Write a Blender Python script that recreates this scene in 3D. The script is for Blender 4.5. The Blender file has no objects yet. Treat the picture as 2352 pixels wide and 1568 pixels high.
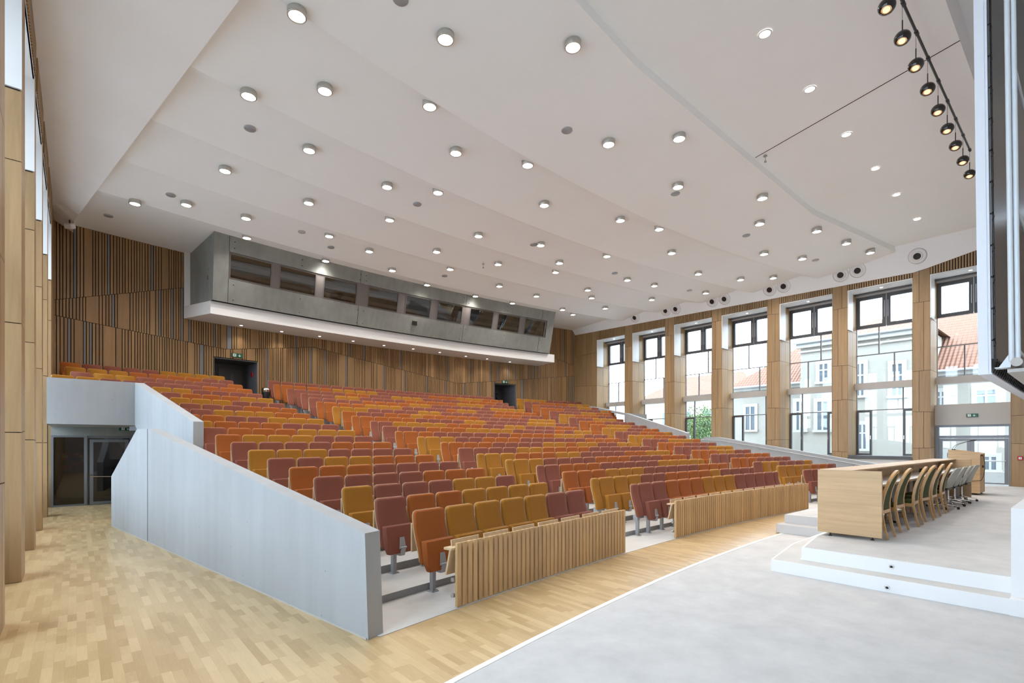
import bpy, math, random
from mathutils import Vector, Matrix
random.seed(7)
sc = bpy.context.scene
COL = sc.collection
PI = math.pi

# ------------------------------------------------------------------ camera, sky, exposure
# World axes: +Y runs from the stage to the back of the hall, +X from the left windows to the right windows.
EYE, FPX, CX, HY = 1.9, 1165.0, 1176.0, 1016.3
YAW = math.radians(40.64)
cam_d = bpy.data.cameras.new('camera')
cam_d.sensor_width = 36.0
cam_d.lens = FPX / 2352 * 36
cam_d.shift_y = (HY - 784) / 2352
cam_d.clip_start = 0.05
cam_d.clip_end = 400
cam = bpy.data.objects.new('camera', cam_d)
COL.objects.link(cam)
cam.location = (0, 0, EYE)
cam.rotation_euler = (PI / 2, 0, -YAW)
sc.camera = cam

SKY_COL, SKY_STR = (0.68, 0.83, 1.0), 4.2
LAMP_COL, LAMP_W = (1.0, 0.94, 0.87), 60.0
world = bpy.data.worlds.new('overcast_sky')
sc.world = world
world.use_nodes = True
_n = world.node_tree.nodes
_bg = _n['Background']
_bg.inputs['Color'].default_value = (*SKY_COL, 1)
_bg.inputs['Strength'].default_value = SKY_STR
sc.view_settings.view_transform = 'Standard'
sc.view_settings.look = 'None'
sc.view_settings.gamma = 1.0
sc.view_settings.exposure = 1.5
sc.view_settings.use_curve_mapping = False
sc.cycles.max_bounces = 10
sc.cycles.diffuse_bounces = 6
sc.cycles.glossy_bounces = 3
sc.cycles.transparent_max_bounces = 12
sc.cycles.transmission_bounces = 4
sc.cycles.caustics_reflective = False
sc.cycles.caustics_refractive = False
sc.cycles.sample_clamp_indirect = 6
sc.cycles.use_denoising = True
sc.cycles.use_light_tree = True

# ------------------------------------------------------------------ photograph rays, used to take measurements
def ray(x, y):
    a = (x - CX) / FPX
    return (math.cos(YAW) * a + math.sin(YAW), -math.sin(YAW) * a + math.cos(YAW), (HY - y) / FPX)
def on_z(x, y, z):
    r = ray(x, y); t = (z - EYE) / r[2]
    return Vector((r[0] * t, r[1] * t, z))
def on_u(x, y, u):
    r = ray(x, y); t = u / r[0]
    return Vector((u, r[1] * t, EYE + r[2] * t))
def on_v(x, y, v):
    r = ray(x, y); t = v / r[1]
    return Vector((r[0] * t, v, EYE + r[2] * t))
AU, AV = 12.16, -44.76          # the hall's rows are arcs about this point
def on_r(x, y, R):
    r = ray(x, y)
    a = r[0] ** 2 + r[1] ** 2; b = -2 * (r[0] * AU + r[1] * AV); c = AU * AU + AV * AV - R * R
    t = (-b + math.sqrt(b * b - 4 * a * c)) / (2 * a)
    return Vector((r[0] * t, r[1] * t, EYE + r[2] * t))
def arc(th, R, z=0.0):
    return Vector((AU + R * math.sin(th), AV + R * math.cos(th), z))
def ang(p):
    return math.atan2(p[0] - AU, p[1] - AV)
def rad(p):
    return math.hypot(p[0] - AU, p[1] - AV)
UL, UR = -0.57, 24.9            # faces of the left and right walls
RB = 68.6                       # radius of the back wall

# ------------------------------------------------------------------ materials
def new_mat(name):
    m = bpy.data.materials.new(name); m.use_nodes = True
    return m, m.node_tree.nodes, m.node_tree.links, m.node_tree.nodes['Principled BSDF']
def plain(name, col, rough=0.5, metal=0.0, spec=0.5, bump=0.0, bscale=60, var=0.0, vscale=3.0, sheen=0.0, coat=0.0):
    m, N, L, P = new_mat(name)
    P.inputs['Roughness'].default_value = rough
    P.inputs['Metallic'].default_value = metal
    P.inputs['Specular IOR Level'].default_value = spec
    P.inputs['Base Color'].default_value = (*col, 1)
    if sheen: P.inputs['Sheen Weight'].default_value = sheen
    if coat: P.inputs['Coat Weight'].default_value = coat
    tc = N.new('ShaderNodeTexCoord')
    if var:
        nz = N.new('ShaderNodeTexNoise'); nz.inputs['Scale'].default_value = vscale; nz.inputs['Detail'].default_value = 6
        nz.inputs['Roughness'].default_value = 0.65
        L.new(tc.outputs['Object'], nz.inputs['Vector'])
        mr = N.new('ShaderNodeMapRange'); mr.inputs['From Min'].default_value = 0.3; mr.inputs['From Max'].default_value = 0.7
        mr.inputs['To Min'].default_value = 1 - var; mr.inputs['To Max'].default_value = 1 + var
        L.new(nz.outputs['Fac'], mr.inputs['Value'])
        mx = N.new('ShaderNodeVectorMath'); mx.operation = 'SCALE'; mx.inputs[0].default_value = col
        L.new(mr.outputs['Result'], mx.inputs['Scale']); L.new(mx.outputs['Vector'], P.inputs['Base Color'])
    if bump:
        nb = N.new('ShaderNodeTexNoise'); nb.inputs['Scale'].default_value = bscale; nb.inputs['Detail'].default_value = 3
        L.new(tc.outputs['Object'], nb.inputs['Vector'])
        bp = N.new('ShaderNodeBump'); bp.inputs['Strength'].default_value = bump; bp.inputs['Distance'].default_value = 0.01
        L.new(nb.outputs['Fac'], bp.inputs['Height']); L.new(bp.outputs['Normal'], P.inputs['Normal'])
    return m
def emit(name, col, strength):
    m, N, L, P = new_mat(name)
    P.inputs['Base Color'].default_value = (0.8, 0.8, 0.8, 1)
    P.inputs['Emission Color'].default_value = (*col, 1)
    P.inputs['Emission Strength'].default_value = strength
    return m
def wood(name, col, grain=(14, 14, 0.7), rough=0.45, island=0.10, dark=0.78, amt=1.0):
    # veneer: fibres stretched along one axis, a tone of its own for every board
    m, N, L, P = new_mat(name)
    P.inputs['Roughness'].default_value = rough
    tc = N.new('ShaderNodeTexCoord'); mp = N.new('ShaderNodeMapping'); mp.inputs['Scale'].default_value = grain
    geo = N.new('ShaderNodeNewGeometry')
    off = N.new('ShaderNodeVectorMath'); off.operation = 'ADD'
    L.new(tc.outputs['Object'], mp.inputs['Vector']); L.new(mp.outputs['Vector'], off.inputs[0])
    sc_ = N.new('ShaderNodeMath'); sc_.operation = 'MULTIPLY'; sc_.inputs[1].default_value = 37.0
    L.new(geo.outputs['Random Per Island'], sc_.inputs[0]); L.new(sc_.outputs[0], off.inputs[1])
    n1 = N.new('ShaderNodeTexNoise'); n1.inputs['Scale'].default_value = 1.0; n1.inputs['Detail'].default_value = 5; n1.inputs['Distortion'].default_value = 0.6
    n2 = N.new('ShaderNodeTexNoise'); n2.inputs['Scale'].default_value = 7.0; n2.inputs['Detail'].default_value = 3
    L.new(off.outputs[0], n1.inputs['Vector']); L.new(off.outputs[0], n2.inputs['Vector'])
    ad = N.new('ShaderNodeMath'); ad.operation = 'MULTIPLY_ADD'; ad.inputs[1].default_value = 0.45
    L.new(n2.outputs['Fac'], ad.inputs[0]); L.new(n1.outputs['Fac'], ad.inputs[2])
    mr = N.new('ShaderNodeMapRange'); mr.inputs['From Min'].default_value = 0.45; mr.inputs['From Max'].default_value = 1.0
    mr.inputs['To Min'].default_value = 1 - (1 - dark) * amt; mr.inputs['To Max'].default_value = 1 + 0.12 * amt
    L.new(ad.outputs[0], mr.inputs['Value'])
    isl = N.new('ShaderNodeMapRange'); isl.inputs['To Min'].default_value = 1 - island; isl.inputs['To Max'].default_value = 1 + island
    L.new(geo.outputs['Random Per Island'], isl.inputs['Value'])
    mu = N.new('ShaderNodeMath'); mu.operation = 'MULTIPLY'
    L.new(mr.outputs[0], mu.inputs[0]); L.new(isl.outputs[0], mu.inputs[1])
    vs = N.new('ShaderNodeVectorMath'); vs.operation = 'SCALE'; vs.inputs[0].default_value = col
    L.new(mu.outputs[0], vs.inputs['Scale']); L.new(vs.outputs['Vector'], P.inputs['Base Color'])
    return m
def parquet(name, colA, colB, wid=0.075, length=0.42):
    # strips of random offset laid along +Y, every block with its own tone
    m, N, L, P = new_mat(name)
    def math_(op, a=None, b=None, c=None):
        n = N.new('ShaderNodeMath'); n.operation = op
        for i, q in enumerate((a, b, c)):
            if q is None: continue
            if isinstance(q, (int, float)): n.inputs[i].default_value = q
            else: L.new(q, n.inputs[i])
        return n.outputs[0]
    tc = N.new('ShaderNodeTexCoord'); sp = N.new('ShaderNodeSeparateXYZ'); L.new(tc.outputs['Object'], sp.inputs[0])
    xr = math_('DIVIDE', sp.outputs['X'], wid); row = math_('FLOOR', xr); fx = math_('FRACT', xr)
    w1 = N.new('ShaderNodeTexWhiteNoise'); w1.noise_dimensions = '1D'; L.new(row, w1.inputs['W'])
    le = math_('MULTIPLY_ADD', w1.outputs['Value'], length * 0.8, length * 0.55)
    yr = math_('ADD', math_('DIVIDE', sp.outputs['Y'], le), math_('MULTIPLY', w1.outputs['Value'], 91.7)); colm = math_('FLOOR', yr); fy = math_('FRACT', yr)
    cb = N.new('ShaderNodeCombineXYZ'); L.new(row, cb.inputs[0]); L.new(colm, cb.inputs[1])
    w2 = N.new('ShaderNodeTexWhiteNoise'); w2.noise_dimensions = '2D'; L.new(cb.outputs[0], w2.inputs['Vector'])
    # fibres
    cv = N.new('ShaderNodeCombineXYZ')
    L.new(math_('MULTIPLY', sp.outputs['X'], 60), cv.inputs[0]); L.new(math_('MULTIPLY', sp.outputs['Y'], 4), cv.inputs[1]); L.new(math_('MULTIPLY', w2.outputs['Value'], 50), cv.inputs[2])
    nz = N.new('ShaderNodeTexNoise'); nz.inputs['Scale'].default_value = 1.0; nz.inputs['Detail'].default_value = 4; nz.inputs['Distortion'].default_value = 1.2
    L.new(cv.outputs[0], nz.inputs['Vector'])
    big = N.new('ShaderNodeTexNoise'); big.inputs['Scale'].default_value = 0.35; L.new(tc.outputs['Object'], big.inputs['Vector'])
    fac = math_('ADD', math_('MULTIPLY', w2.outputs['Value'], 0.62), math_('MULTIPLY', nz.outputs['Fac'], 0.45))
    mx = N.new('ShaderNodeMix'); mx.data_type = 'RGBA'
    mx.inputs['A'].default_value = (*colA, 1); mx.inputs['B'].default_value = (*colB, 1); L.new(fac, mx.inputs['Factor'])
    # thin joints
    ex = math_('MINIMUM', fx, math_('SUBTRACT', 1.0, fx)); ey = math_('MULTIPLY', math_('MINIMUM', fy, math_('SUBTRACT', 1.0, fy)), math_('DIVIDE', le, wid))
    e = math_('MINIMUM', ex, ey); js = N.new('ShaderNodeMapRange'); js.inputs['From Max'].default_value = 0.02; js.inputs['To Min'].default_value = 0.80
    L.new(e, js.inputs['Value'])
    vs = N.new('ShaderNodeVectorMath'); vs.operation = 'SCALE'; L.new(mx.outputs['Result'], vs.inputs[0]); L.new(js.outputs[0], vs.inputs['Scale'])
    L.new(vs.outputs[0], P.inputs['Base Color'])
    P.inputs['Roughness'].default_value = 0.34; P.inputs['Specular IOR Level'].default_value = 0.45
    return m
def concrete(name, col, var=0.06):
    m, N, L, P = new_mat(name)
    P.inputs['Roughness'].default_value = 0.55
    tc = N.new('ShaderNodeTexCoord')
    a = N.new('ShaderNodeTexNoise'); a.inputs['Scale'].default_value = 0.9; a.inputs['Detail'].default_value = 7; a.inputs['Roughness'].default_value = 0.6
    L.new(tc.outputs['Object'], a.inputs['Vector'])
    mp = N.new('ShaderNodeMapping'); mp.inputs['Scale'].default_value = (5, 5, 0.5); L.new(tc.outputs['Object'], mp.inputs['Vector'])
    b = N.new('ShaderNodeTexNoise'); b.inputs['Scale'].default_value = 1.0; b.inputs['Detail'].default_value = 4; L.new(mp.outputs[0], b.inputs['Vector'])
    s = N.new('ShaderNodeMath'); s.operation = 'ADD'; L.new(a.outputs['Fac'], s.inputs[0]); L.new(b.outputs['Fac'], s.inputs[1])
    mr = N.new('ShaderNodeMapRange'); mr.inputs['From Min'].default_value = 0.75; mr.inputs['From Max'].default_value = 1.25
    mr.inputs['To Min'].default_value = 1 - var; mr.inputs['To Max'].default_value = 1 + var; L.new(s.outputs[0], mr.inputs['Value'])
    # small air holes, each a dark fleck
    vo = N.new('ShaderNodeTexVoronoi'); vo.inputs['Scale'].default_value = 4.0; vo.inputs['Randomness'].default_value = 1.0; L.new(tc.outputs['Object'], vo.inputs['Vector'])
    mv = N.new('ShaderNodeMapRange'); mv.inputs['From Min'].default_value = 0.032; mv.inputs['From Max'].default_value = 0.050; mv.inputs['To Min'].default_value = 0.62
    L.new(vo.outputs['Distance'], mv.inputs['Value'])
    mu = N.new('ShaderNodeMath'); mu.operation = 'MULTIPLY'; L.new(mr.outputs[0], mu.inputs[0]); L.new(mv.outputs[0], mu.inputs[1])
    vs = N.new('ShaderNodeVectorMath'); vs.operation = 'SCALE'; vs.inputs[0].default_value = col
    L.new(mu.outputs[0], vs.inputs['Scale']); L.new(vs.outputs[0], P.inputs['Base Color'])
    return m
def glass(name, tint=(0.97, 0.985, 0.98), refl=0.10):
    m, N, L, P = new_mat(name); N.remove(P)
    tr = N.new('ShaderNodeBsdfTransparent'); tr.inputs['Color'].default_value = (*tint, 1)
    gl = N.new('ShaderNodeBsdfGlossy'); gl.inputs['Roughness'].default_value = 0.02
    lw = N.new('ShaderNodeLayerWeight'); lw.inputs['Blend'].default_value = 0.25
    ms = N.new('ShaderNodeMath'); ms.operation = 'MULTIPLY'; ms.inputs[1].default_value = refl * 4; L.new(lw.outputs['Facing'], ms.inputs[0])
    ma = N.new('ShaderNodeMath'); ma.operation = 'ADD'; ma.inputs[1].default_value = refl * 0.4; L.new(ms.outputs[0], ma.inputs[0])
    ma.use_clamp = True
    mx = N.new('ShaderNodeMixShader'); L.new(ma.outputs[0], mx.inputs['Fac']); L.new(tr.outputs[0], mx.inputs[1]); L.new(gl.outputs[0], mx.inputs[2])
    L.new(mx.outputs[0], N['Material Output'].inputs['Surface'])
    return m
def fabric(name, col):
    m, N, L, P = new_mat(name)
    P.inputs['Roughness'].default_value = 0.9; P.inputs['Specular IOR Level'].default_value = 0.2
    P.inputs['Sheen Weight'].default_value = 0.06; P.inputs['Sheen Roughness'].default_value = 0.5
    tc = N.new('ShaderNodeTexCoord'); nz = N.new('ShaderNodeTexNoise'); nz.inputs['Scale'].default_value = 160; nz.inputs['Detail'].default_value = 2
    L.new(tc.outputs['Object'], nz.inputs['Vector'])
    mr = N.new('ShaderNodeMapRange'); mr.inputs['From Min'].default_value = 0.3; mr.inputs['From Max'].default_value = 0.7; mr.inputs['To Min'].default_value = 0.86; mr.inputs['To Max'].default_value = 1.14
    L.new(nz.outputs['Fac'], mr.inputs['Value'])
    vs = N.new('ShaderNodeVectorMath'); vs.operation = 'SCALE'; vs.inputs[0].default_value = col; L.new(mr.outputs[0], vs.inputs['Scale'])
    L.new(vs.outputs[0], P.inputs['Base Color'])
    return m

M = {}
M['oak'] = wood('oak_veneer', (0.355, 0.226, 0.110))
M['oak_back'] = wood('oak_slats', (0.325, 0.190, 0.082), island=0.17, grain=(9, 9, 0.6))
M['oak_desk'] = wood('oak_desk_veneer', (0.55, 0.37, 0.20), grain=(0.7, 0.7, 14), island=0.03, dark=0.82)
M['oak_slat'] = wood('oak_desk_slats', (0.53, 0.345, 0.165), island=0.10)
M['ply'] = wood('birch_plywood', (0.62, 0.45, 0.27), island=0.04)
M['chair_wood'] = wood('bent_beech', (0.52, 0.30, 0.12), island=0.05, rough=0.3)
M['gap'] = plain('dark_joint', (0.018, 0.013, 0.010), 0.9)
M['strip'] = plain('grey_metal_strip', (0.20, 0.20, 0.21), 0.5)
M['parquet'] = parquet('oak_parquet', (0.40, 0.256, 0.110), (0.67, 0.495, 0.272))
M['carpet'] = plain('pale_carpet', (0.645, 0.64, 0.635), 0.95, spec=0.1, bump=0.5, bscale=500, var=0.09, vscale=2.4)
M['carpet_side'] = plain('grey_bristle_carpet', (0.60, 0.59, 0.58), 0.95, spec=0.1, bump=0.6, bscale=300, var=0.08, vscale=120)
M['white'] = plain('white_lacquer', (0.80, 0.80, 0.80), 0.45)
M['plaster'] = plain('white_plaster', (0.90, 0.91, 0.92), 0.8, var=0.015, vscale=0.7)
M['ceil'] = plain('ceiling_plaster', (0.895, 0.91, 0.905), 0.85, var=0.012, vscale=0.5)
M['lino'] = plain('pale_linoleum', (0.60, 0.59, 0.57), 0.85, spec=0.12, var=0.08, vscale=1.5)
M['riser'] = plain('grey_riser', (0.30, 0.31, 0.32), 0.6, var=0.05)
M['aisle'] = plain('grey_aisle_steps', (0.23, 0.245, 0.265), 0.9, spec=0.1, var=0.05)
M['conc'] = concrete('smooth_concrete', (0.35, 0.362, 0.374))
M['conc_booth'] = concrete('grey_concrete', (0.255, 0.268, 0.252), 0.12)
M['frame'] = plain('anthracite_aluminium', (0.085, 0.083, 0.085), 0.4, metal=0.2)
M['frame_lt'] = plain('grey_aluminium', (0.20, 0.21, 0.235), 0.4, metal=0.2)
M['beam'] = plain('beige_metal', (0.47, 0.44, 0.41), 0.5)
M['mull'] = plain('grey_brown_mullion', (0.16, 0.145, 0.14), 0.4, metal=0.2)
M['steel'] = plain('brushed_steel', (0.42, 0.43, 0.45), 0.35, metal=0.7)
M['chrome'] = plain('chrome', (0.75, 0.75, 0.76), 0.12, metal=1.0)
M['greymet'] = plain('grey_powder_coat', (0.36, 0.37, 0.39), 0.45, metal=0.2)
M['black'] = plain('black_plastic', (0.012, 0.012, 0.013), 0.35)
M['gloss_black'] = plain('gloss_black', (0.006, 0.007, 0.007), 0.08, coat=0.6)
M['mustard'] = fabric('mustard_cloth', (0.35, 0.150, 0.019))
M['orange'] = fabric('orange_cloth', (0.325, 0.092, 0.019))
M['red'] = fabric('brick_red_cloth', (0.232, 0.076, 0.050))
M['green'] = fabric('green_cloth', (0.050, 0.060, 0.010))
M['chair_grey'] = plain('pale_grey_cloth', (0.42, 0.42, 0.38), 0.9)
M['glass'] = glass('window_glass')
M['glass_dark'] = glass('booth_glass', (0.55, 0.55, 0.56), 0.16)
M['lamp'] = emit('lamp_disc', (1.0, 0.95, 0.86), 5.0)
M['lamp_warm'] = emit('warm_lamp', (1.0, 0.56, 0.22), 0.42)
M['lamp_ring'] = plain('satin_nickel', (0.55, 0.54, 0.50), 0.35, metal=0.8)
M['sign'] = plain('sign_green', (0.0, 0.10, 0.055), 0.4)
M['sign_w'] = plain('sign_white', (0.85, 0.88, 0.86), 0.4)
M['alarm'] = plain('signal_red', (0.45, 0.01, 0.02), 0.4)
M['screen'] = plain('projection_cloth', (0.78, 0.80, 0.86), 0.7)
M['screen_back'] = plain('dark_screen_back', (0.12, 0.11, 0.11), 0.30)
M['pipe'] = plain('white_painted_steel', (0.74, 0.78, 0.82), 0.4)
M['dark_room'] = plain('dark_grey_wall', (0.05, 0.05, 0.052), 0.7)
M['door_grey'] = plain('anthracite_door', (0.060, 0.062, 0.066), 0.5)
M['facade'] = plain('pale_render', (0.26, 0.24, 0.205), 0.9, var=0.03)
M['facade_trim'] = plain('white_render_trim', (0.34, 0.33, 0.305), 0.9)
M['grass'] = plain('street_paving', (0.42, 0.42, 0.42), 0.9)
M['leaf'] = plain('tree_leaves', (0.12, 0.20, 0.06), 0.8)
M['bark'] = plain('bark', (0.12, 0.08, 0.05), 0.9)

def roof_tiles():
    m, N, L, P = new_mat('red_roof_tiles'); P.inputs['Roughness'].default_value = 0.8
    tc = N.new('ShaderNodeTexCoord')
    wv = N.new('ShaderNodeTexWave'); wv.bands_direction = 'Z'; wv.inputs['Scale'].default_value = 1.55; wv.inputs['Distortion'].default_value = 0.15
    wv.wave_profile = 'SAW'; L.new(tc.outputs['Object'], wv.inputs['Vector'])
    w2 = N.new('ShaderNodeTexWave'); w2.bands_direction = 'Y'; w2.inputs['Scale'].default_value = 1.5; L.new(tc.outputs['Object'], w2.inputs['Vector'])
    nz = N.new('ShaderNodeTexNoise'); nz.inputs['Scale'].default_value = 5; L.new(tc.outputs['Object'], nz.inputs['Vector'])
    cr = N.new('ShaderNodeValToRGB'); cr.color_ramp.elements[0].color = (0.11, 0.042, 0.024, 1); cr.color_ramp.elements[1].color = (0.20, 0.090, 0.052, 1)
    cr.color_ramp.elements[0].position = 0.0; cr.color_ramp.elements[1].position = 0.35
    L.new(wv.outputs['Fac'], cr.inputs['Fac'])
    sc_ = N.new('ShaderNodeVectorMath'); sc_.operation = 'SCALE'
    mr = N.new('ShaderNodeMapRange'); mr.inputs['To Min'].default_value = 0.8; mr.inputs['To Max'].default_value = 1.2; L.new(nz.outputs['Fac'], mr.inputs['Value'])
    L.new(cr.outputs['Color'], sc_.inputs[0]); L.new(mr.outputs[0], sc_.inputs['Scale']); L.new(sc_.outputs[0], P.inputs['Base Color'])
    bp = N.new('ShaderNodeBump'); bp.inputs['Strength'].default_value = 0.8; bp.inputs['Distance'].default_value = 0.08
    ad = N.new('ShaderNodeMath'); ad.operation = 'ADD'; L.new(wv.outputs['Fac'], ad.inputs[0]); L.new(w2.outputs['Fac'], ad.inputs[1])
    L.new(ad.outputs[0], bp.inputs['Height']); L.new(bp.outputs['Normal'], P.inputs['Normal'])
    return m
M['roof'] = roof_tiles()
def art_mat():
    m, N, L, P = new_mat('abstract_painting')
    tc = N.new('ShaderNodeTexCoord'); nz = N.new('ShaderNodeTexNoise'); nz.inputs['Scale'].default_value = 5; nz.inputs['Detail'].default_value = 2
    L.new(tc.outputs['Object'], nz.inputs['Vector'])
    cr = N.new('ShaderNodeValToRGB'); e = cr.color_ramp; e.interpolation = 'CONSTANT'
    e.elements[0].color = (0.03, 0.02, 0.02, 1); e.elements[1].position = 0.45; e.elements[1].color = (0.30, 0.02, 0.02, 1)
    q = e.elements.new(0.60); q.color = (0.30, 0.22, 0.16, 1); q = e.elements.new(0.66); q.color = (0.5, 0.28, 0.04, 1)
    L.new(nz.outputs['Fac'], cr.inputs['Fac']); L.new(cr.outputs[0], P.inputs['Base Color'])
    return m
M['art'] = art_mat()

# ------------------------------------------------------------------ mesh building
class MB:
    def __init__(s): s.v = []; s.f = []; s.m = []; s.s = []
    def add(s, vs, fs, mi=0, smooth=False):
        b = len(s.v); s.v += [tuple(p) for p in vs]
        for f in fs: s.f.append([b + i for i in f]); s.m.append(mi); s.s.append(smooth)
    def box(s, x0, x1, y0, y1, z0, z1, mi=0, mat=None):
        vs = [Vector((x, y, z)) for z in (z0, z1) for y in (y0, y1) for x in (x0, x1)]
        if mat is not None: vs = [mat @ p for p in vs]
        s.add(vs, [(0, 2, 3, 1), (4, 5, 7, 6), (0, 1, 5, 4), (2, 6, 7, 3), (0, 4, 6, 2), (1, 3, 7, 5)], mi)
    def bev(s, x0, x1, y0, y1, z0, z1, r, mi=0, mat=None):
        # box with chamfered edges
        vs = []; xs = (x0, x1); ys = (y0, y1); zs = (z0, z1); sg = (1, -1)
        idx = {}
        for i in (0, 1):
            for j in (0, 1):
                for k in (0, 1):
                    for a in range(3):
                        p = [xs[i], ys[j], zs[k]]
                        for q, t in enumerate((i, j, k)):
                            if q != a: p[q] += sg[t] * r
                        idx[(i, j, k, a)] = len(vs); vs.append(Vector(p))
        fs = []
        for a in range(3):
            o = [q for q in range(3) if q != a]
            for t in (0, 1):
                c = []
                for (p, q) in ((0, 0), (1, 0), (1, 1), (0, 1)):
                    k = [0, 0, 0]; k[a] = t; k[o[0]] = p; k[o[1]] = q
                    c.append(idx[(*k, a)])
                fs.append(c)
        for a in range(3):
            o = [q for q in range(3) if q != a]
            for p in (0, 1):
                for q in (0, 1):
                    e = []
                    for t in (0, 1):
                        k = [0, 0, 0]; k[a] = t; k[o[0]] = p; k[o[1]] = q
                        e.append((idx[(*k, o[0])], idx[(*k, o[1])]))
                    fs.append([e[0][0], e[0][1], e[1][1], e[1][0]])
        for i in (0, 1):
            for j in (0, 1):
                for k in (0, 1): fs.append([idx[(i, j, k, a)] for a in range(3)])
        if mat is not None: vs = [mat @ p for p in vs]
        s.add(vs, fs, mi)
    def prism(s, poly, d, mi=0):
        # poly: list of 3-D points in a plane, pushed along vector d
        n = len(poly); d = Vector(d); vs = [Vector(p) for p in poly] + [Vector(p) + d for p in poly]
        s.add(vs, [list(range(n))[::-1], list(range(n, 2 * n))] + [(i, (i + 1) % n, n + (i + 1) % n, n + i) for i in range(n)], mi)
    def tube(s, pts, r, n=8, mi=0, caps=True, closed=False):
        pts = [Vector(p) for p in pts]; N_ = len(pts)
        rr = r if isinstance(r, (list, tuple)) else [r] * N_
        rings = []; up = None
        for i, p in enumerate(pts):
            if closed: t = pts[(i + 1) % N_] - pts[i - 1]
            else: t = pts[min(i + 1, N_ - 1)] - pts[max(i - 1, 0)]
            t.normalize()
            if up is None:
                up = t.orthogonal().normalized()
            a = (up - t * up.dot(t))
            if a.length < 1e-5: a = t.orthogonal()
            a.normalize(); b = t.cross(a); up = a
            rings.append([p + (a * math.cos(2 * PI * k / n) + b * math.sin(2 * PI * k / n)) * rr[i] for k in range(n)])
        vs = [q for rg in rings for q in rg]; fs = []
        for i in range(N_ if closed else N_ - 1):
            j = (i + 1) % N_
            for k in range(n): fs.append((i * n + k, i * n + (k + 1) % n, j * n + (k + 1) % n, j * n + k))
        s.add(vs, fs, mi, True)
        if caps and not closed:
            s.add(rings[0], [list(range(n))[::-1]], mi); s.add(rings[-1], [list(range(n))], mi)
    def bar(s, pts, w, h, mi=0, side=None):
        # rectangular section swept along pts; side = the direction of w
        pts = [Vector(p) for p in pts]; rings = []
        for i, p in enumerate(pts):
            t = (pts[min(i + 1, len(pts) - 1)] - pts[max(i - 1, 0)]).normalized()
            a = Vector(side) if side is not None else Vector((0, 0, 1)).cross(t)
            a = (a - t * a.dot(t)).normalized(); b = t.cross(a)
            ww = w[i] if isinstance(w, (list, tuple)) else w; hh = h[i] if isinstance(h, (list, tuple)) else h
            rings.append([p + a * ww / 2 + b * hh / 2, p - a * ww / 2 + b * hh / 2, p - a * ww / 2 - b * hh / 2, p + a * ww / 2 - b * hh / 2])
        vs = [q for r_ in rings for q in r_]; n = len(rings); fs = [(3, 2, 1, 0), tuple(4 * (n - 1) + k for k in range(4))]
        for i in range(n - 1):
            for k in range(4): fs.append((4 * i + k, 4 * i + (k + 1) % 4, 4 * i + 4 + (k + 1) % 4, 4 * i + 4 + k))
        s.add(vs, fs, mi)
    def lathe(s, prof, c=(0, 0, 0), n=24, mi=0, mat=None, smooth=True):
        # prof: (radius, height) pairs about +Z
        vs = []; fs = []; c = Vector(c)
        for (r, z) in prof:
            for k in range(n):
                p = Vector((r * math.cos(2 * PI * k / n), r * math.sin(2 * PI * k / n), z))
                vs.append((mat @ p if mat is not None else p) + c)
        for i in range(len(prof) - 1):
            for k in range(n): fs.append((i * n + k, i * n + (k + 1) % n, (i + 1) * n + (k + 1) % n, (i + 1) * n + k))
        s.add(vs, fs, mi, smooth)
        return vs
    def disc(s, c, r, n=24, mi=0, mat=None):
        c = Vector(c)
        vs = [(mat @ Vector((r * math.cos(2 * PI * k / n), r * math.sin(2 * PI * k / n), 0)) if mat is not None else Vector((r * math.cos(2 * PI * k / n), r * math.sin(2 * PI * k / n), 0))) + c for k in range(n)]
        s.add(vs, [list(range(n))], mi)
    def grid(s, rows, mi=0, smooth=False):
        n = len(rows[0]); vs = [p for r_ in rows for p in r_]
        fs = [(i * n + k, i * n + k + 1, (i + 1) * n + k + 1, (i + 1) * n + k) for i in range(len(rows) - 1) for k in range(n - 1)]
        s.add(vs, fs, mi, smooth)
    def arcbox(s, t0, t1, R0, R1, z0, z1, seg=0.02, mi=0, mtop=None):
        # slab between two angles and two radii; z may be a number
        n = max(1, int(math.ceil(abs(t1 - t0) / seg)))
        T = [t0 + (t1 - t0) * i / n for i in range(n + 1)]
        a = [arc(t, R0, z0) for t in T]; b = [arc(t, R1, z0) for t in T]; c = [arc(t, R1, z1) for t in T]; d = [arc(t, R0, z1) for t in T]
        s.grid([a, b], mi); s.grid([b, c], mi); s.grid([c, d], mi if mtop is None else mtop); s.grid([d, a], mi)
        s.add([a[0], b[0], c[0], d[0]], [(0, 1, 2, 3)], mi); s.add([a[-1], b[-1], c[-1], d[-1]], [(3, 2, 1, 0)], mi)
    def build(s, name, mats, parent=None, loc=None, rot=None):
        me = bpy.data.meshes.new(name)
        me.from_pydata([tuple(p) for p in s.v], [], s.f)
        if not isinstance(mats, (list, tuple)): mats = [mats]
        for m in mats: me.materials.append(M[m] if isinstance(m, str) else m)
        me.polygons.foreach_set('material_index', s.m); me.polygons.foreach_set('use_smooth', s.s)
        me.update()
        o = bpy.data.objects.new(name, me); COL.objects.link(o)
        if parent is not None: o.parent = parent
        if loc is not None: o.location = loc
        if rot is not None: o.rotation_euler = rot
        return o
def empty(name, loc=(0, 0, 0), rz=0.0, rot=None):
    o = bpy.data.objects.new(name, None); COL.objects.link(o); o.location = loc
    o.rotation_euler = rot if rot is not None else (0, 0, rz); o.empty_display_size = 0.1
    return o
def tag(o, label=None, cat=None, group=None, kind=None):
    if label: o['label'] = label
    if cat: o['category'] = cat
    if group: o['group'] = group
    if kind: o['kind'] = kind
    return o
def struct(o): o['kind'] = 'structure'; return o
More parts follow.
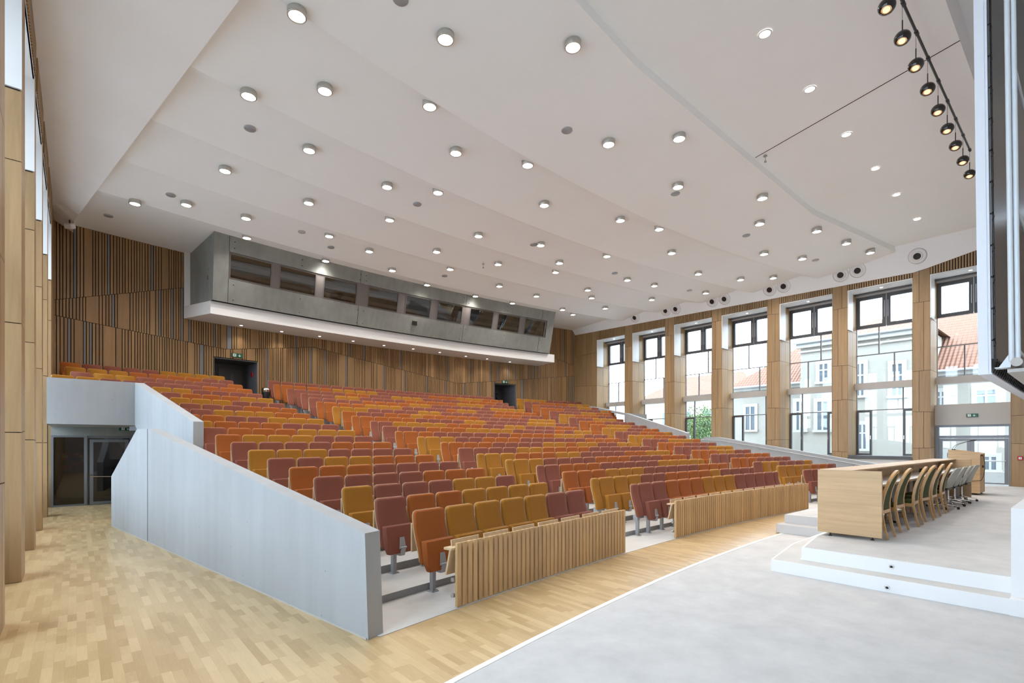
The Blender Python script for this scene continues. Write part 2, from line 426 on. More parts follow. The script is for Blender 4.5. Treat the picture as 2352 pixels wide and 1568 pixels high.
def fix_normals(o):
    import bmesh
    bm = bmesh.new(); bm.from_mesh(o.data); bmesh.ops.recalc_face_normals(bm, faces=bm.faces); bm.to_mesh(o.data); bm.free()
    return o
def copy_tree(o, parent=None):
    c = o.copy(); COL.objects.link(c)
    if parent is not None: c.parent = parent
    for ch in list(o.children): copy_tree(ch, c)
    return c
ORD = ['first', 'second', 'third', 'fourth', 'fifth', 'sixth', 'seventh', 'eighth', 'ninth', 'tenth', 'eleventh', 'twelfth', 'thirteenth',
       'fourteenth', 'fifteenth', 'sixteenth', 'seventeenth', 'eighteenth', 'nineteenth', 'twentieth', 'twenty-first', 'twenty-second']
# ================================================================== THE SHELL
def H(k): q = k - 1; return 1.05227 + 0.0883097 * q + 0.00558178 * q * q - 6.5268e-5 * q ** 3
def ZF(k): return 0.005 if k <= 1 else H(k) - 1.052
def RK(k): return 51.16 + 0.837 * (k - 1)
def RFRONT(k): return 50.35 if k == 1 else 51.18 + 0.837 * (k - 2)
NR = 21

# floor
b = MB(); b.box(-2.2, 27.0, -4.2, 24.6, -0.2, 0.0)
struct(b.build('floor', 'parquet'))
b = MB()
ths = [math.radians(-13.8 + 27.6 * i / 60) for i in range(61)]
ed = [arc(t, 49.10) for t in ths]
b.prism([(p.x, p.y, 0.0) for p in ed if 0.6 < p.x < 24.9] + [(24.9, -3.0, 0.0), (0.6, -3.0, 0.0)], (0, 0, 0.007))
carpet = b.build('carpet', 'carpet')
tag(carpet, 'pale grey speckled carpet on the floor in front of the stage steps', 'carpet')
b = MB(); b.arcbox(math.radians(-13.8), math.radians(13.6), 49.10, 49.16, 0.0, 0.011)
b.build('edge_strip', 'white', carpet)

# seating terraces, one concrete-and-linoleum stair of 21 broad arcs
def tmax(R): return min(math.asin((12.16 - (2.128 - 0.1504 * (R * .982 - 44.76 - 4.603) + .11)) / R) if R < 59.0 else math.radians(9.96) if R < 63.6 else 9, math.asin(12.70 / R))
b = MB()
for k in range(1, NR + 1):
    R0 = RFRONT(k); R1 = RFRONT(k + 1) if k < NR else RB + 0.1
    t = tmax((R0 + R1) / 2)
    z0 = ZF(k) - (0.30 if k < 15 else 0.12) if k > 3 else 0.0
    b.arcbox(-t, t, R0, R1, max(z0, 0.0), ZF(k), mi=1, mtop=0)
    if k >= 15: b.arcbox(-t, t, R0 + .001, R0 + .05, max(ZF(k - 1) - .08, 2.375 if k > 16 else 0), ZF(k) - .11, mi=1)
terr = b.build('seating_terrace', ['lino', 'riser'])
tag(terr, 'raked seating terrace of curved pale steps with grey risers', 'seating terrace')
def AISLE(k): return math.radians(5.79 + 0.035 * (k - 1))
for sgn, nm in ((-1, 'left'), (1, 'right')):
    b = MB()
    for k in range(4, NR + 1):
        R0 = RFRONT(k) - 0.40; z1 = (ZF(k) + ZF(k - 1)) / 2
        a1 = AISLE(k) - 0.10 / R0; a0 = a1 - 1.25 / R0
        b.arcbox(sgn * a0, sgn * a1, R0, R0 + 0.4, ZF(k - 1), z1)
        b.arcbox(sgn * a0, sgn * a1, R0 + .4, RFRONT(k + 1) - .4 if k < NR else RB - .1, ZF(k), ZF(k) + .006)
    o = b.build('aisle_step', 'aisle', terr)
# step light on the first riser
p = on_r(875, 1378, 51.15)
b = MB(); mt = Matrix.Rotation(PI / 2, 4, 'X')
b.lathe([(0.0, 0.012), (0.022, 0.012), (0.024, 0.0)], p, 16, 0, mt); b.lathe([(0.0, 0.016), (0.011, 0.014)], p, 12, 1, mt)
b.build('step_light', ['steel', 'black'], terr)

# ---------------- concrete parapets, balconies
def mir(x, s): return x if s < 0 else 2 * AU - x
def parapet_low(s):
    b = MB()
    def U(v, off): return mir(2.128 - 0.1504 * (v - 4.603) + off, s)
    prof = [(4.603, 0.0), (4.66, 1.02), (11.9, 2.167), (12.66, 2.17), (14.76, 1.134), (14.76, 0.0)]
    for (va, vb) in ((0, 1),):
        A = [Vector((U(v, 0), v, z)) for v, z in prof]; B = [Vector((U(v, 0.19), v + 0.07 * (1 if v < 5 else 0), z)) for v, z in prof]
        n = len(A); b.add(A + B, [list(range(n)), list(range(n, 2 * n))[::-1]] + [(i, (i + 1) % n, n + (i + 1) % n, n + i) for i in range(n)])
    o = fix_normals(b.build('concrete_parapet', 'conc'))
    g = MB(); g.box(-0.004, 0.004, -0.006, 0.006, 0.01, 2.165)
    g.build('formwork_joint', 'gap', o, loc=(U(11.9, -0.001), 11.9, 0))
    g = MB(); g.bar([(U(v, -0.006), v, 0.009) for v in (4.62, 9, 14.7)], 0.012, 0.016); g.build('base_strip', 'beam', o)
    return o
def parapet_up(s):
    b = MB(); T = 0.1772
    def U(v, off): return mir(AU - (v + 44.76) * T + off, s)
    prof = [(12.95, 1.2), (12.95, 2.363), (17.1, 3.53), (17.1, 2.37), (16.75, 2.15), (14.9, 1.4)]
    A = [Vector((U(v, 0), v, z)) for v, z in prof]; B = [Vector((U(v, 0.2), v + (0.02 if v < 14 else 0), z)) for v, z in prof]
    n = len(prof); b.add(A + B, [list(range(n)), list(range(n, 2 * n))[::-1]] + [(i, (i + 1) % n, n + (i + 1) % n, n + i) for i in range(n)])
    return fix_normals(b.build('concrete_parapet', 'conc'))
def balcony(s):
    b = MB(); e = mir(1.20, s); w = mir(UL + 0.002, s)
    x0, x1 = min(e, w), max(e, w)
    b.box(x0, x1, 17.1, 17.3, 2.37, 3.53)
    b.box(x0, x1, 17.3, 20.1, 2.37, 2.52)
    return b.build('balcony_front', 'conc')
tag(parapet_low(-1), 'long sloping pale concrete parapet wall beside the parquet, nearest the camera', 'parapet wall')
tag(parapet_up(-1), 'upper sloping concrete parapet joining the left balcony', 'parapet wall')
tag(balcony(-1), 'concrete balcony front above the glazed doors at the left', 'balcony')
p2 = tag(parapet_low(1), 'long sloping concrete parapet with handrail below the right windows', 'parapet wall')
tag(parapet_up(1), 'upper concrete parapet sloping along the far right windows', 'parapet wall')
tag(balcony(1), 'short concrete balcony front by the farthest right windows', 'balcony')
# sloping sill along the last two right windows
b = MB(); b.prism([(24.55, 17.3, 3.3), (24.55, 17.3, 3.42), (24.55, 21.3, 4.25), (24.55, 21.3, 4.1)], (0.33, 0, 0))
tag(b.build('sloping_sill', 'conc'), 'short sloping concrete sill under the farthest right window', 'sill')
# handrail on the inside of the right parapet
def UR2(v, off): return 2 * AU - (2.128 - 0.1504 * (v - 4.603) + off)
b = MB(); pts = [(UR2(v, 0.27), v, 1.02 + (v - 4.66) * 0.1585 - 0.14) for v in (4.9, 7, 9, 11.7)] + [(UR2(12.6, 0.27), 12.6, 2.03), (UR2(13.3, 0.27), 13.3, 2.03)]
b.tube(pts, 0.018, 8); rail = b.build('handrail', 'steel')
tag(rail, 'slim steel handrail on brackets along the right concrete parapet', 'handrail')
for i in range(9):
    v = 5.2 + i * 0.92; z = 1.02 + (v - 4.66) * 0.1585 - 0.14
    g = MB(); g.tube([(UR2(v, 0.27), v, z - 0.01), (UR2(v, 0.27), v, z - 0.06), (UR2(v, 0.195), v, z - 0.07)], 0.008, 6)
    g.lathe([(0, 0.008), (0.025, 0.008), (0.025, 0)], (UR2(v, 0.195), v, z - 0.07), 12, 0, Matrix.Rotation(-PI / 2, 4, 'Y'))
    g.build('bracket', 'steel', rail)

# ---------------- side walls with deep window bays
def zt_right(v):
    if v > 4.76: return 8.455 + 0.0224 * v
    if v > 3.0: return 8.56 + (4.76 - v) * 0.2
    return min(8.91 + (3.0 - v) * 0.25, 9.6)
def zt_left(v): return 8.62 + 0.030 * v
HEAD, SILL, DW = 8.33, 1.36, 1.15
JR = {20.8: (7.6, 5.5, 3.6), 18.1: (7.62, 5.54, 3.6, 1.9), 15.34: (7.82, 5.26, 3.5, 1.9), 12.63: (8.13, 5.66, 3.67, 1.95), 9.83: (7.93, 5.72, 3.52, 2.04),
      7.08: (7.66, 5.19, 3.74, 1.5), 4.33: (7.35, 4.7, 3.09, 1.7), 2.1: (7.5, 5.0, 3.0, 1.62)}
def side_wall(side, bays, zt, v_lo, v_hi, name):
    face = UR if side > 0 else UL
    def W(d, v, z): return Vector((face + side * d, v, z))
    wall = MB()   # materials: 0 oak, 1 dark joint, 2 plaster, 3 white
    def wb(d0, d1, v0, v1, z0, z1, mi):
        a, c = face + side * d0, face + side * d1
        wall.box(min(a, c), max(a, c), v0, v1, z0, z1, mi)
    bays = sorted(bays)
    segs = []; cur = v_lo
    for (a, c, kind) in bays:
        segs.append((cur, a)); cur = c
    segs.append((cur, v_hi))
    G = 0.006
    for si, (a, c) in enumerate(segs):
        if c - a < 0.02: continue
        z1 = min(zt(a), zt(c))
        wb(0.02, 1.30, a, c, 0, 9.6, 1)              # core
        rnd = random.Random(int(a * 100) + 5)
        key = min(JR, key=lambda q: abs(q - a)); js = sorted(JR[key])
        # front boards, split at slanting joints and one upright joint per storey
        lv = [0.0] + js + [None]
        wide = c - a
        for t in range(len(lv) - 1):
            if wide < 1.5:
                fr = 0.62 if (t + si) % 2 else 0.36
                cuts = [a, a + wide * fr, c]
            else:
                n = int(round(wide / 0.42)); cuts = [a + wide * i / n + (rnd.uniform(-0.06, 0.06) if 0 < i < n else 0) for i in range(n + 1)]
            slope = (0.05 if (t + si) % 2 else -0.03)
            for x0, x1 in zip(cuts, cuts[1:]):
                zb0 = (lv[t] + slope * (x0 - a) + G) if t else 0.0; zb1 = (lv[t] + slope * (x1 - a) + G) if t else 0.0
                sl2 = (0.05 if (t + 1 + si) % 2 else -0.03)
                if lv[t + 1] is None: za0, za1 = zt(x0) , zt(x1)
                else: za0, za1 = lv[t + 1] + sl2 * (x0 - a) - G, lv[t + 1] + sl2 * (x1 - a) - G
                P = [W(0, x0 + G, zb0), W(0, x1 - G, zb1), W(0, x1 - G, za1), W(0, x0 + G, za0)]
                wall.prism(P, (side * 0.018, 0, 0), 0)
    for bi, (a, c, kind) in enumerate(bays):
        zlo = SILL if kind == 'w' and side > 0 else 0.0
        # outer skin above and below the glazing
        wb(0.02, 1.30, a, c, HEAD + 0.03, 9.6, 1)
        if kind == 'w' and side > 0: wb(0.10, 1.30, a, c, 0, zlo - 0.08, 2)
        if side < 0: wb(0.85, 1.30, a, c, 0, 0.85, 1)
        # white soffit with blind slot
        wb(0.0, 1.30, a, c, HEAD, HEAD + 0.03, 3)
        wb(-0.004, 0.02, a, c, HEAD, HEAD + 0.035, 3)
        # slatted strip over the opening
        n = int((c - a) / 0.082)
        for i in range(n):
            y0 = a + (c - a) * i / n + 0.013; y1 = a + (c - a) * (i + 1) / n - 0.018
            P = [W(-0.026, y0, HEAD + 0.045), W(-0.026, y1, HEAD + 0.045), W(-0.026, y1, zt(y1)), W(-0.026, y0, zt(y0))]
            wall.prism(P, (side * 0.044, 0, 0), 0)
        # reveals: two boards deep
        key = min(JR, key=lambda q: abs(q - c)); js = sorted(JR[key])
        for (vv, sg) in ((c, -1), (a, 1)):
            v0, v1 = (vv - 0.016, vv + 0.001) if sg < 0 else (vv - 0.001, vv + 0.016)
            edges = [zlo] + [j for j in js if zlo + 0.3 < j < 6.5] + [6.68]
            for z0, z1 in zip(edges, edges[1:]):
                for d0, d1 in ((0.0, 0.60), (0.612, DW)):
                    P = [W(d0, v0, z0 + G), W(d1, v0, z0 + G + 0.08 * (d1 - d0) * 0), W(d1, v0, z1 - G), W(d0, v0, z1 - G)]
                    wall.prism(P, (0, v1 - v0, 0), 0)
            # below the sill line the reveal runs to the floor
            if zlo > 0:
                wb(0.0, 0.10, v0, v1, 0, zlo, 0)
            # rear board up to the head
            P = [W(0.612, v0, 6.68 + G), W(DW, v0, 6.68 + G), W(DW, v0, HEAD), W(0.612, v0, HEAD)]
            wall.prism(P, (0, v1 - v0, 0), 0)
    o = fix_normals(wall.build(name, ['oak', 'gap', 'plaster', 'white'])); struct(o)
    # white acoustic panels at the top of every reveal
    for bi, (a, c, kind) in enumerate(bays):
        for (vv, sg) in ((c, -1), (a, 1)):
            v0, v1 = (vv - 0.035, vv) if sg < 0 else (vv + 0.017, vv + 0.03)
            g = MB()
            dd = -0.004 if sg < 0 else 0.09
            P = [W(dd, v0, 6.70), W(0.60, v0, 6.70), W(0.60, v0, HEAD), W(dd, v0, HEAD)]
            g.prism(P, (0, v1 - v0, 0)); fix_normals(g.build('reveal_panel', 'white', o))
    return o
RB_BAYS = [(2.10, 4.33, 'd'), (4.87, 7.08, 'w'), (7.66, 9.83, 'w'), (10.40, 12.63, 'w'), (13.17, 15.34, 'w'), (15.92, 18.10, 'w'), (18.66, 20.80, 'w')]
LB_BAYS = [(-0.75, 1.40, 'w'), (1.98, 4.13, 'w'), (4.72, 6.87, 'w'), (7.46, 9.61, 'w'), (10.2, 12.35, 'w'), (12.8, 14.95, 'w'), (15.4, 17.55, 'w'), (18.05, 20.2, 'w')]
side_wall(1, RB_BAYS, zt_right, -3.0, 22.95, 'wall_right')
side_wall(-1, LB_BAYS, zt_left, -3.0, 22.95, 'wall_left')

wn = [0]
def window_unit(side, a, c, kind, flip):
    face = UR if side > 0 else UL
    wn[0] += 1
    fr = MB()
    def B(m, d0, d1, v0, v1, z0, z1, mi=0):
        x0, x1 = face + side * d0, face + side * d1
        m.box(min(x0, x1), max(x0, x1), v0, v1, z0, z1, mi)
    ZC = 6.86; SL = SILL if side > 0 else 0.87
    bot = SL if kind == 'w' else 3.38
    mid = (a + c) / 2; off = 0.27 * flip
    B(fr, DW, DW + .08, a, a + .035, bot, HEAD); B(fr, DW, DW + .08, c - .035, c, bot, HEAD)
    B(fr, DW + .003, DW + .077, a, c, 5.68, 5.715)
    B(fr, DW + .006, DW + .074, mid + off - .022, mid + off + .022, 5.71, ZC)
    B(fr, DW + .006, DW + .074, mid - off - .022, mid - off + .022, 4.47, 5.69)
    if kind == 'w':
        B(fr, DW + .003, DW + .077, a, c, 3.285, 3.32)
        q = c - .56 if flip < 0 else a + .54
        B(fr, DW + .006, DW + .074, q - .022, q + .022, 3.3, 4.2)
    o = struct(fr.build('window_%d' % wn[0], 'mull'))
    g = MB(); B(g, DW + .035, DW + .045, a + .02, c - .02, bot, HEAD - .05); g.build('window_pane', 'glass', o)
    g = MB(); B(g, 0.90, DW + .08, a - .0, c, 4.20, 4.47); g.build('cross_beam', 'beam', o)
    g = MB(); B(g, 0.78, 0.90, a, c, HEAD - 0.055, HEAD - 0.002); B(g, 1.0, DW + 0.02, a, c, HEAD - 0.10, HEAD - 0.002, 1)
    g.build('blind_track', ['frame', 'beam'], o)
    def sash(v0, v1, z0, z1, w, m='frame'):
        s = MB()
        B(s, DW - .03, DW + .085, v0, v0 + w, z0, z1); B(s, DW - .03, DW + .085, v1 - w, v1, z0, z1)
        B(s, DW - .03, DW + .085, v0 + w, v1 - w, z0, z0 + w); B(s, DW - .03, DW + .085, v0 + w, v1 - w, z1 - w, z1)
        return s.build('sash', m, o)
    for i in (0, 1):
        v0, v1 = (a + .02, mid - .012) if i == 0 else (mid + .012, c - .02)
        s = sash(v0, v1, ZC, HEAD - 0.10, 0.135)
        h = MB(); hv = v1 - .05 if i == 0 else v0 + .05
        B(h, DW - .05, DW - .03, hv - .012, hv + .012, 7.25, 7.95); h.build('handle', 'steel', s)
    g = MB(); B(g, DW - .045, DW + .02, mid - .010, mid + .010, ZC + .05, HEAD - .06); g.build('centre_post', 'steel', o)
    if kind == 'w':
        for (v0, v1) in ((a + .02, a + .54), (c - .58, c - .02)):
            s = sash(v0, v1, SL, 3.29, 0.075)
            h = MB(); hv = v1 - .04 if v0 < mid else v0 + .04
            B(h, DW - .06, DW - .03, hv - .008, hv + .008, 2.05, 2.20); h.build('handle', 'chrome', s)
        if side > 0:
            g = MB(); B(g, 0.0, DW, a + .017, c - .017, SILL - .08, SILL - .002); B(g, -0.02, 0.12, a, c, SILL - .14, SILL - .06); g.build('window_sill', 'frame', o)
    # small lamp under the lintel
    g = MB(); ct = Vector((face + side * 0.38, mid, HEAD))
    g.lathe([(0.075, 0.001), (0.075, -0.012), (0.055, -0.012), (0.055, 0.004)], ct, 16, 0); g.disc(ct + Vector((0, 0, -0.006)), 0.055, 16, 1)
    tag(g.build('lintel_spotlight', ['white', 'lamp']), None, 'spotlight', 'small spotlights under the window lintels')['label'] = LINT[(side, wn[0])] if (side, wn[0]) in LINT else 'small spotlight under the lintel of the %s left window bay from the stage' % ORD[max(0, wn[0] - 8)]
    return o
LINT = {(1, 7): 'small spotlight under the lintel of the farthest right window'}
for i, w in enumerate(['sixth window bay from the far end, over the exit door'] + [ORD[5 - q] + ' right window bay from the far end' for q in range(0, 5)]): LINT[(1, i + 1)] = 'small round spotlight in the lintel of the ' + w
LINT[(1, 1)] = 'small round spotlight in the lintel above the glazed exit door'
for i in range(1, 6): LINT[(1, i + 1)] = 'small round spotlight in the lintel of the ' + ORD[6 - i] + ' right window bay from the far end'
for i, (a, c, kind) in enumerate(RB_BAYS): window_unit(1, a, c, kind, 1 if i % 2 else -1)
for i, (a, c, kind) in enumerate(LB_BAYS): window_unit(-1, a, c, kind, 1 if i % 2 else -1)

# ---------------- exit door at the right, by the stage
def exit_sign(name, label, loc, rz, w=0.42, h=0.17):
    # local frame: front faces -Y, x to the right
    o = MB(); o.bev(-w / 2, w / 2, 0.0, 0.045, -h / 2, h / 2, 0.004)
    s = o.build(name, 'sign', loc=loc, rot=(0, 0, rz))
    tag(s, label, 'exit sign', 'green exit signs')
    g = MB(); y = -0.003; S = h / 0.17
    def q(x0, z0, x1, z1, t):   # a stroke
        d = Vector((x1 - x0, 0, z1 - z0)); n = Vector((-d.z, 0, d.x)).normalized() * t / 2
        P = [Vector((x0, y, z0)) + n, Vector((x0, y, z0)) - n, Vector((x1, y, z1)) - n, Vector((x1, y, z1)) + n]
        g.prism([p_ * S for p_ in P], (0, 0.004, 0))
    # doorway with the running figure cut out of it
    g.prism([Vector(p_) * S for p_ in ((-.165, y, -.06), (-.045, y, -.06), (-.045, y, .06), (-.165, y, .06))], (0, .003, 0), 0)
    y = -0.006
    k = MB()
    def qk(x0, z0, x1, z1, t):
        d = Vector((x1 - x0, 0, z1 - z0)); n = Vector((-d.z, 0, d.x)).normalized() * t / 2
        P = [Vector((x0, y, z0)) + n, Vector((x0, y, z0)) - n, Vector((x1, y, z1)) - n, Vector((x1, y, z1)) + n]
        k.prism([p_ * S for p_ in P], (0, 0.004, 0))
    k.disc(Vector((-.088, y, .040)) * S, 0.011 * S, 12, 0, Matrix.Rotation(PI / 2, 4, 'X'))
    for seg in ((-.094, .026, -.110, -.008, .020), (-.098, .022, -.070, .008, .009), (-.100, .022, -.128, .012, .009), (-.128, .012, -.134, -.010, .009),
                (-.108, -.006, -.086, -.024, .011), (-.086, -.024, -.080, -.050, .011), (-.110, -.006, -.126, -.030, .011), (-.126, -.030, -.152, -.034, .010)): qk(*seg)
    # arrow pointing down
    y = -0.003
    q(.085, .050, .085, -.035, .020); q(.040, .002, .088, -.048, .020); q(.130, .002, .082, -.048, .020)
    g.build('pictogram', 'sign_w', s); k.build('running_figure', 'sign', s)
    return s
a, c = 2.10, 4.33; xf = UR + 0.80
b = MB(); b.box(xf - .03, xf + .5, a, c, 2.58, 3.38); b.box(UR + .9, UR + 1.3, a, c, 2.5, 2.58)
o = b.build('door_header', 'beam'); tag(o, 'beige panel above the glazed exit door, carrying the exit sign', 'header panel')
b = MB(); x0, x1 = xf + .02, xf + .10
b.box(x0, x1, a, a + .13, 0.0, 2.58); b.box(x0, x1, c - .13, c, 0.0, 2.58); b.box(x0 + .004, x1 - .004, a + .13, c - .13, 2.50, 2.578); b.box(x0 + .004, x1 - .004, a + .13, c - .13, 2.07, 2.17)
door = struct(b.build('door_1', 'frame_lt'))
mid = 3.27
for i, (v0, v1) in enumerate(((a + .14, mid - .005), (mid + .005, c - .14))):
    s = MB(); s.box(x0 - .02, x1 - .01, v0, v0 + .10, .37, 2.06); s.box(x0 - .02, x1 - .01, v1 - .10, v1, .37, 2.06); s.box(x0 - .02, x1 - .01, v0 + .10, v1 - .10, 1.96, 2.06); s.box(x0 - .02, x1 - .01, v0 + .10, v1 - .10, .37, .42)
    lf = s.build('door_leaf', 'frame_lt', door)
    h = MB(); h.tube([(x0 - .09, v0 + .06, 1.22), (x0 - .09, v1 - .06, 1.22)], .016, 8); h.tube([(x0 - .03, v0 + .06, 1.26), (x0 - .09, v0 + .06, 1.22)], .014, 8); h.tube([(x0 - .03, v1 - .06, 1.22), (x0 - .09, v1 - .06, 1.22)], .014, 8)
    h.build('push_bar', 'steel', lf)
g = MB(); g.box(x0 + .03, x0 + .04, a + .1, c - .1, 0.37, 2.5); g.build('door_pane', 'glass', door)
p = on_u(2233, 953.5, xf - .03)
exit_sign('exit_sign', 'green exit sign on the beige panel above the glazed exit door', (xf - .08, p.y, p.z), -PI / 2, 0.33, 0.125)
# fire alarm on the right wall
p = on_u(2346, 1052, UR)
b = MB(); b.bev(-.045, 0, -.07, .07, -.07, .07, .01); o = b.build('fire_alarm', 'alarm', loc=(UR - .001, 1.87, p.z))
tag(o, 'red square fire alarm call point on the wood panelled wall at the right edge', 'fire alarm')
g = MB(); g.box(-.048, -.044, -.038, .038, -.035, .035); g.build('button_plate', 'sign_w', o)
g = MB(); g.box(-.05, -.047, -.012, .012, -.012, .012); g.build('push_button', 'black', o)

# ---------------- back wall: slats in three tiers parted by slanting joints
def pl(pts):
    P = sorted((ang(q), q.z) for q in (on_r(x, y, RB - .03) for x, y in pts))
    def f(t):
        if t <= P[0][0]: return P[0][1]
        for (a0, z0), (a1, z1) in zip(P, P[1:]):
            if t <= a1: return z0 + (z1 - z0) * (t - a0) / (a1 - a0)
        return P[-1][1]
    return f
JA = pl([(127, 688), (425, 660), (700, 640), (1000, 742), (1270, 820), (1321, 841)])
JB = pl([(127, 724), (520, 802), (722, 797), (1051, 880.3), (1321, 863)])
ZB0, ZB1 = 3.3, 9.42
tL, tR = -math.asin(12.78 / RB), math.asin(12.78 / RB)
D1 = (ang(on_r(490, 820, RB)), ang(on_r(592, 829, RB)), on_r(490, 820, RB).z)
D2 = (ang(on_r(1135, 880, RB)), ang(on_r(1184, 885, RB)), on_r(1135, 880, RB).z)
b = MB()
def indoor(t): return D1[2] if D1[0] < t < D1[1] else D2[2] if D2[0] < t < D2[1] else None
# backing, leaving the two doorways open
ds = [tL, D1[0], D1[1], D2[0], D2[1], tR]
for i in range(5):
    z0 = ZB0 if i % 2 == 0 else (D1[2] if i == 1 else D2[2])
    b.arcbox(ds[i], ds[i + 1], RB, RB + .2, z0, ZB1, mi=1)
rnd = random.Random(11)
GREY = {2: [165, 247, 345], 1: [259, 366, 392, 414, 433, 491.5, (519.7, .16), 678, 801, 834.5, 920, 1023.7, 1076.8, 1121.7, 1142, 1166, 1181.5, 1215.6, 1224, 1235, 1288.8],
        0: [157, 175, 203, (460, .13), 612, 678, 713, 747, 794, 867.6, 926, 977.7, 1023.7, 1064.4, 1098.5, 1134, (1196, .14), 1303, 1312, 1317.5]}
GREY[2] += [1292.5, 1314.6]
for tier in range(3):
    t = tL + 0.0003; gl = sorted((ang(on_r(g if isinstance(g, (int, float)) else g[0], 800, RB)), .055 if isinstance(g, (int, float)) else g[1]) for g in GREY[tier])
    while t < tR - 0.0004:
        r_ = rnd.random(); run = 1
        if gl and t > gl[0][0] - .03 / RB: w, mi = gl.pop(0)[1], 2
        elif r_ < 0.10: w, mi = rnd.choice((.16, .22, .34)), 0
        else: w, mi = rnd.choice((.050, .058, .062, .066, .072)), 0
        t1 = min(t + w / RB, tR); tm = (t + t1) / 2
        lo, lo_ = [(ZB0, JB(q) + .008, max(JA(q), JB(q)) + .008)[tier] for q in (t, t1)]; hi, hi_ = [(JB(q) - .008, JA(q) - .008, ZB1)[tier] for q in (t, t1)]
        dz = indoor(tm)
        if dz is not None: lo = max(lo, dz + .03); lo_ = max(lo_, dz + .03)
        if hi - lo > .02 and hi_ - lo_ > .02:
            th = -.034 if mi == 0 else -.016
            A = [arc(t, RB + th, lo), arc(t1, RB + th, lo_), arc(t1, RB + th, hi_), arc(t, RB + th, hi)]
            d = arc(tm, 1) - arc(tm, 0)
            b.prism(A, d * (-th), mi)
        t = t1 + .026 / RB
o = fix_normals(b.build('wall_back', ['oak_back', 'gap', 'strip'])); struct(o)
# doorways: lined recesses with a dark door at the back
def recess(D, n, sgn):
    t0, t1, z1 = D; z0 = ZF(21); m = MB(); dep = 1.35
    P0, P1 = arc(t0, RB - .03), arc(t1, RB - .03); ax = (P1 - P0).normalized(); dp = Vector((-ax.y, ax.x, 0))
    if dp.y < 0: dp = -dp
    W_ = (P1 - P0).length
    Mx = Matrix(((ax.x, dp.x, 0, P0.x), (ax.y, dp.y, 0, P0.y), (0, 0, 1, 0), (0, 0, 0, 1)))
    m.box(0, .035, 0, dep, z0, z1, 0, Mx); m.box(W_ - .035, W_, 0, dep, z0, z1, 1, Mx); m.box(0, W_, 0, dep, z1 - .035, z1, 0, Mx); m.box(0, W_, .0, dep, z0 - .3, z0, 0, Mx)
    m.box(0, W_, dep, dep + .1, z0, z1, 0, Mx)
    o = struct(m.build('door_%d' % n, ['door_grey', 'frame_lt']))
    g = MB()
    g.box(W_ * .33, W_ * .88, dep - .05, dep, z0, z1 - .25, 0, Mx); lf = g.build('door_leaf', 'frame', o)
    g = MB(); g.box(W_ * .60, W_ * .68, dep - .056, dep - .05, z0 + .5, z1 - .45, 0, Mx); g.build('vision_panel', 'gloss_black', lf)
    return o, Mx, W_, z0, z1
o1, Mx1, W1, z10, z11 = recess(D1, 2, -1)
o2, Mx2, W2, z20, z21 = recess(D2, 3, 1)
p = on_r(545.2, 816, RB - .08); exit_sign('exit_sign', 'green exit sign over the left doorway in the back wall', p, math.radians(ang(p) * 0) - ang(p), .42, .17)
p = on_r(1160.5, 877, RB - .08); exit_sign('exit_sign', 'green exit sign over the right doorway in the back wall', p, -ang(p), .42, .17)
# fire box and extinguisher in the left doorway, steel bin beside it
b = MB(); b.bev(W1 - .08, W1 - .036, .45, .65, 4.75, 4.95, .01, 0, Mx1); tag(b.build('fire_box', 'alarm'), 'small red box on the reveal of the left back doorway', 'alarm box')
b = MB(); q = Mx1 @ Vector((W1 - .28, .9, z10))
b.lathe([(0, 0), (.075, 0), (.08, .03), (.08, .42), (.05, .50), (.02, .52), (.02, .56), (0, .56)], q, 14)
e = b.build('fire_extinguisher', 'alarm'); tag(e, 'small fire extinguisher standing inside the left back doorway', 'fire extinguisher')
g = MB(); g.box(q.x - .02, q.x + .02, q.y - .06, q.y + .03, q.z + .56, q.z + .60); g.tube([(q.x, q.y - .02, q.z + .57), (q.x + .09, q.y - .02, q.z + .5), (q.x + .1, q.y - .02, q.z + .3)], .01, 6); g.build('hose', 'black', e)
p = on_r(610.5, 904, 67.7); b = MB(); z0 = ZF(21)
b.lathe([(0, 0), (.13, 0), (.14, .02), (.14, .52)], (p.x, p.y, z0), 20); b.lathe([(.14, .52), (.155, .60), (.15, .66), (.11, .70), (.085, .70), (.085, .58), (0, .58)], (p.x, p.y, z0), 20, 1)
tag(b.build('waste_bin', ['black', 'chrome']), 'round waste bin with shiny domed lid beside the left back doorway', 'waste bin')

# ---------------- corridor under the left balcony
b = MB(); V = 20.1
b.box(UL, 1.6, V, V + .2, 2.11, 2.37); struct(b.build('wall_corridor', 'conc_booth'))
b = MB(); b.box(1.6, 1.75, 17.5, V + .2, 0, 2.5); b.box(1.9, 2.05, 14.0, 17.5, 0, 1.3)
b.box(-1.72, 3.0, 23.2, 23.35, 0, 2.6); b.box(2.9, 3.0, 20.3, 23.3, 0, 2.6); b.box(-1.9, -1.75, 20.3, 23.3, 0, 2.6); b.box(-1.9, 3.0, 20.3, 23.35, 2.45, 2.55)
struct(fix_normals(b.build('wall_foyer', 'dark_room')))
b = MB()
def fr_(m, x0, x1, z0, z1, w, y0=V + .02, y1=V + .10):
    m.box(x0, x0 + w, y0, y1, z0, z1); m.box(x1 - w, x1, y0, y1, z0, z1); m.box(x0 + w, x1 - w, y0, y1, z0, z0 + w); m.box(x0 + w, x1 - w, y0, y1, z1 - w, z1)
fr_(b, UL, .24, 0, 2.11, .05); b.box(.245, .26, V + .001, V + .12, 0, 2.11); b.box(.17, .243, V - .01, V + .12, 0, 2.109); b.box(.262, 1.6, V + .02, V + .1, 2.04, 2.108); b.box(1.28, 1.36, V, V + .12, 0, 2.04)
door = struct(b.build('door_4', 'frame_lt'))
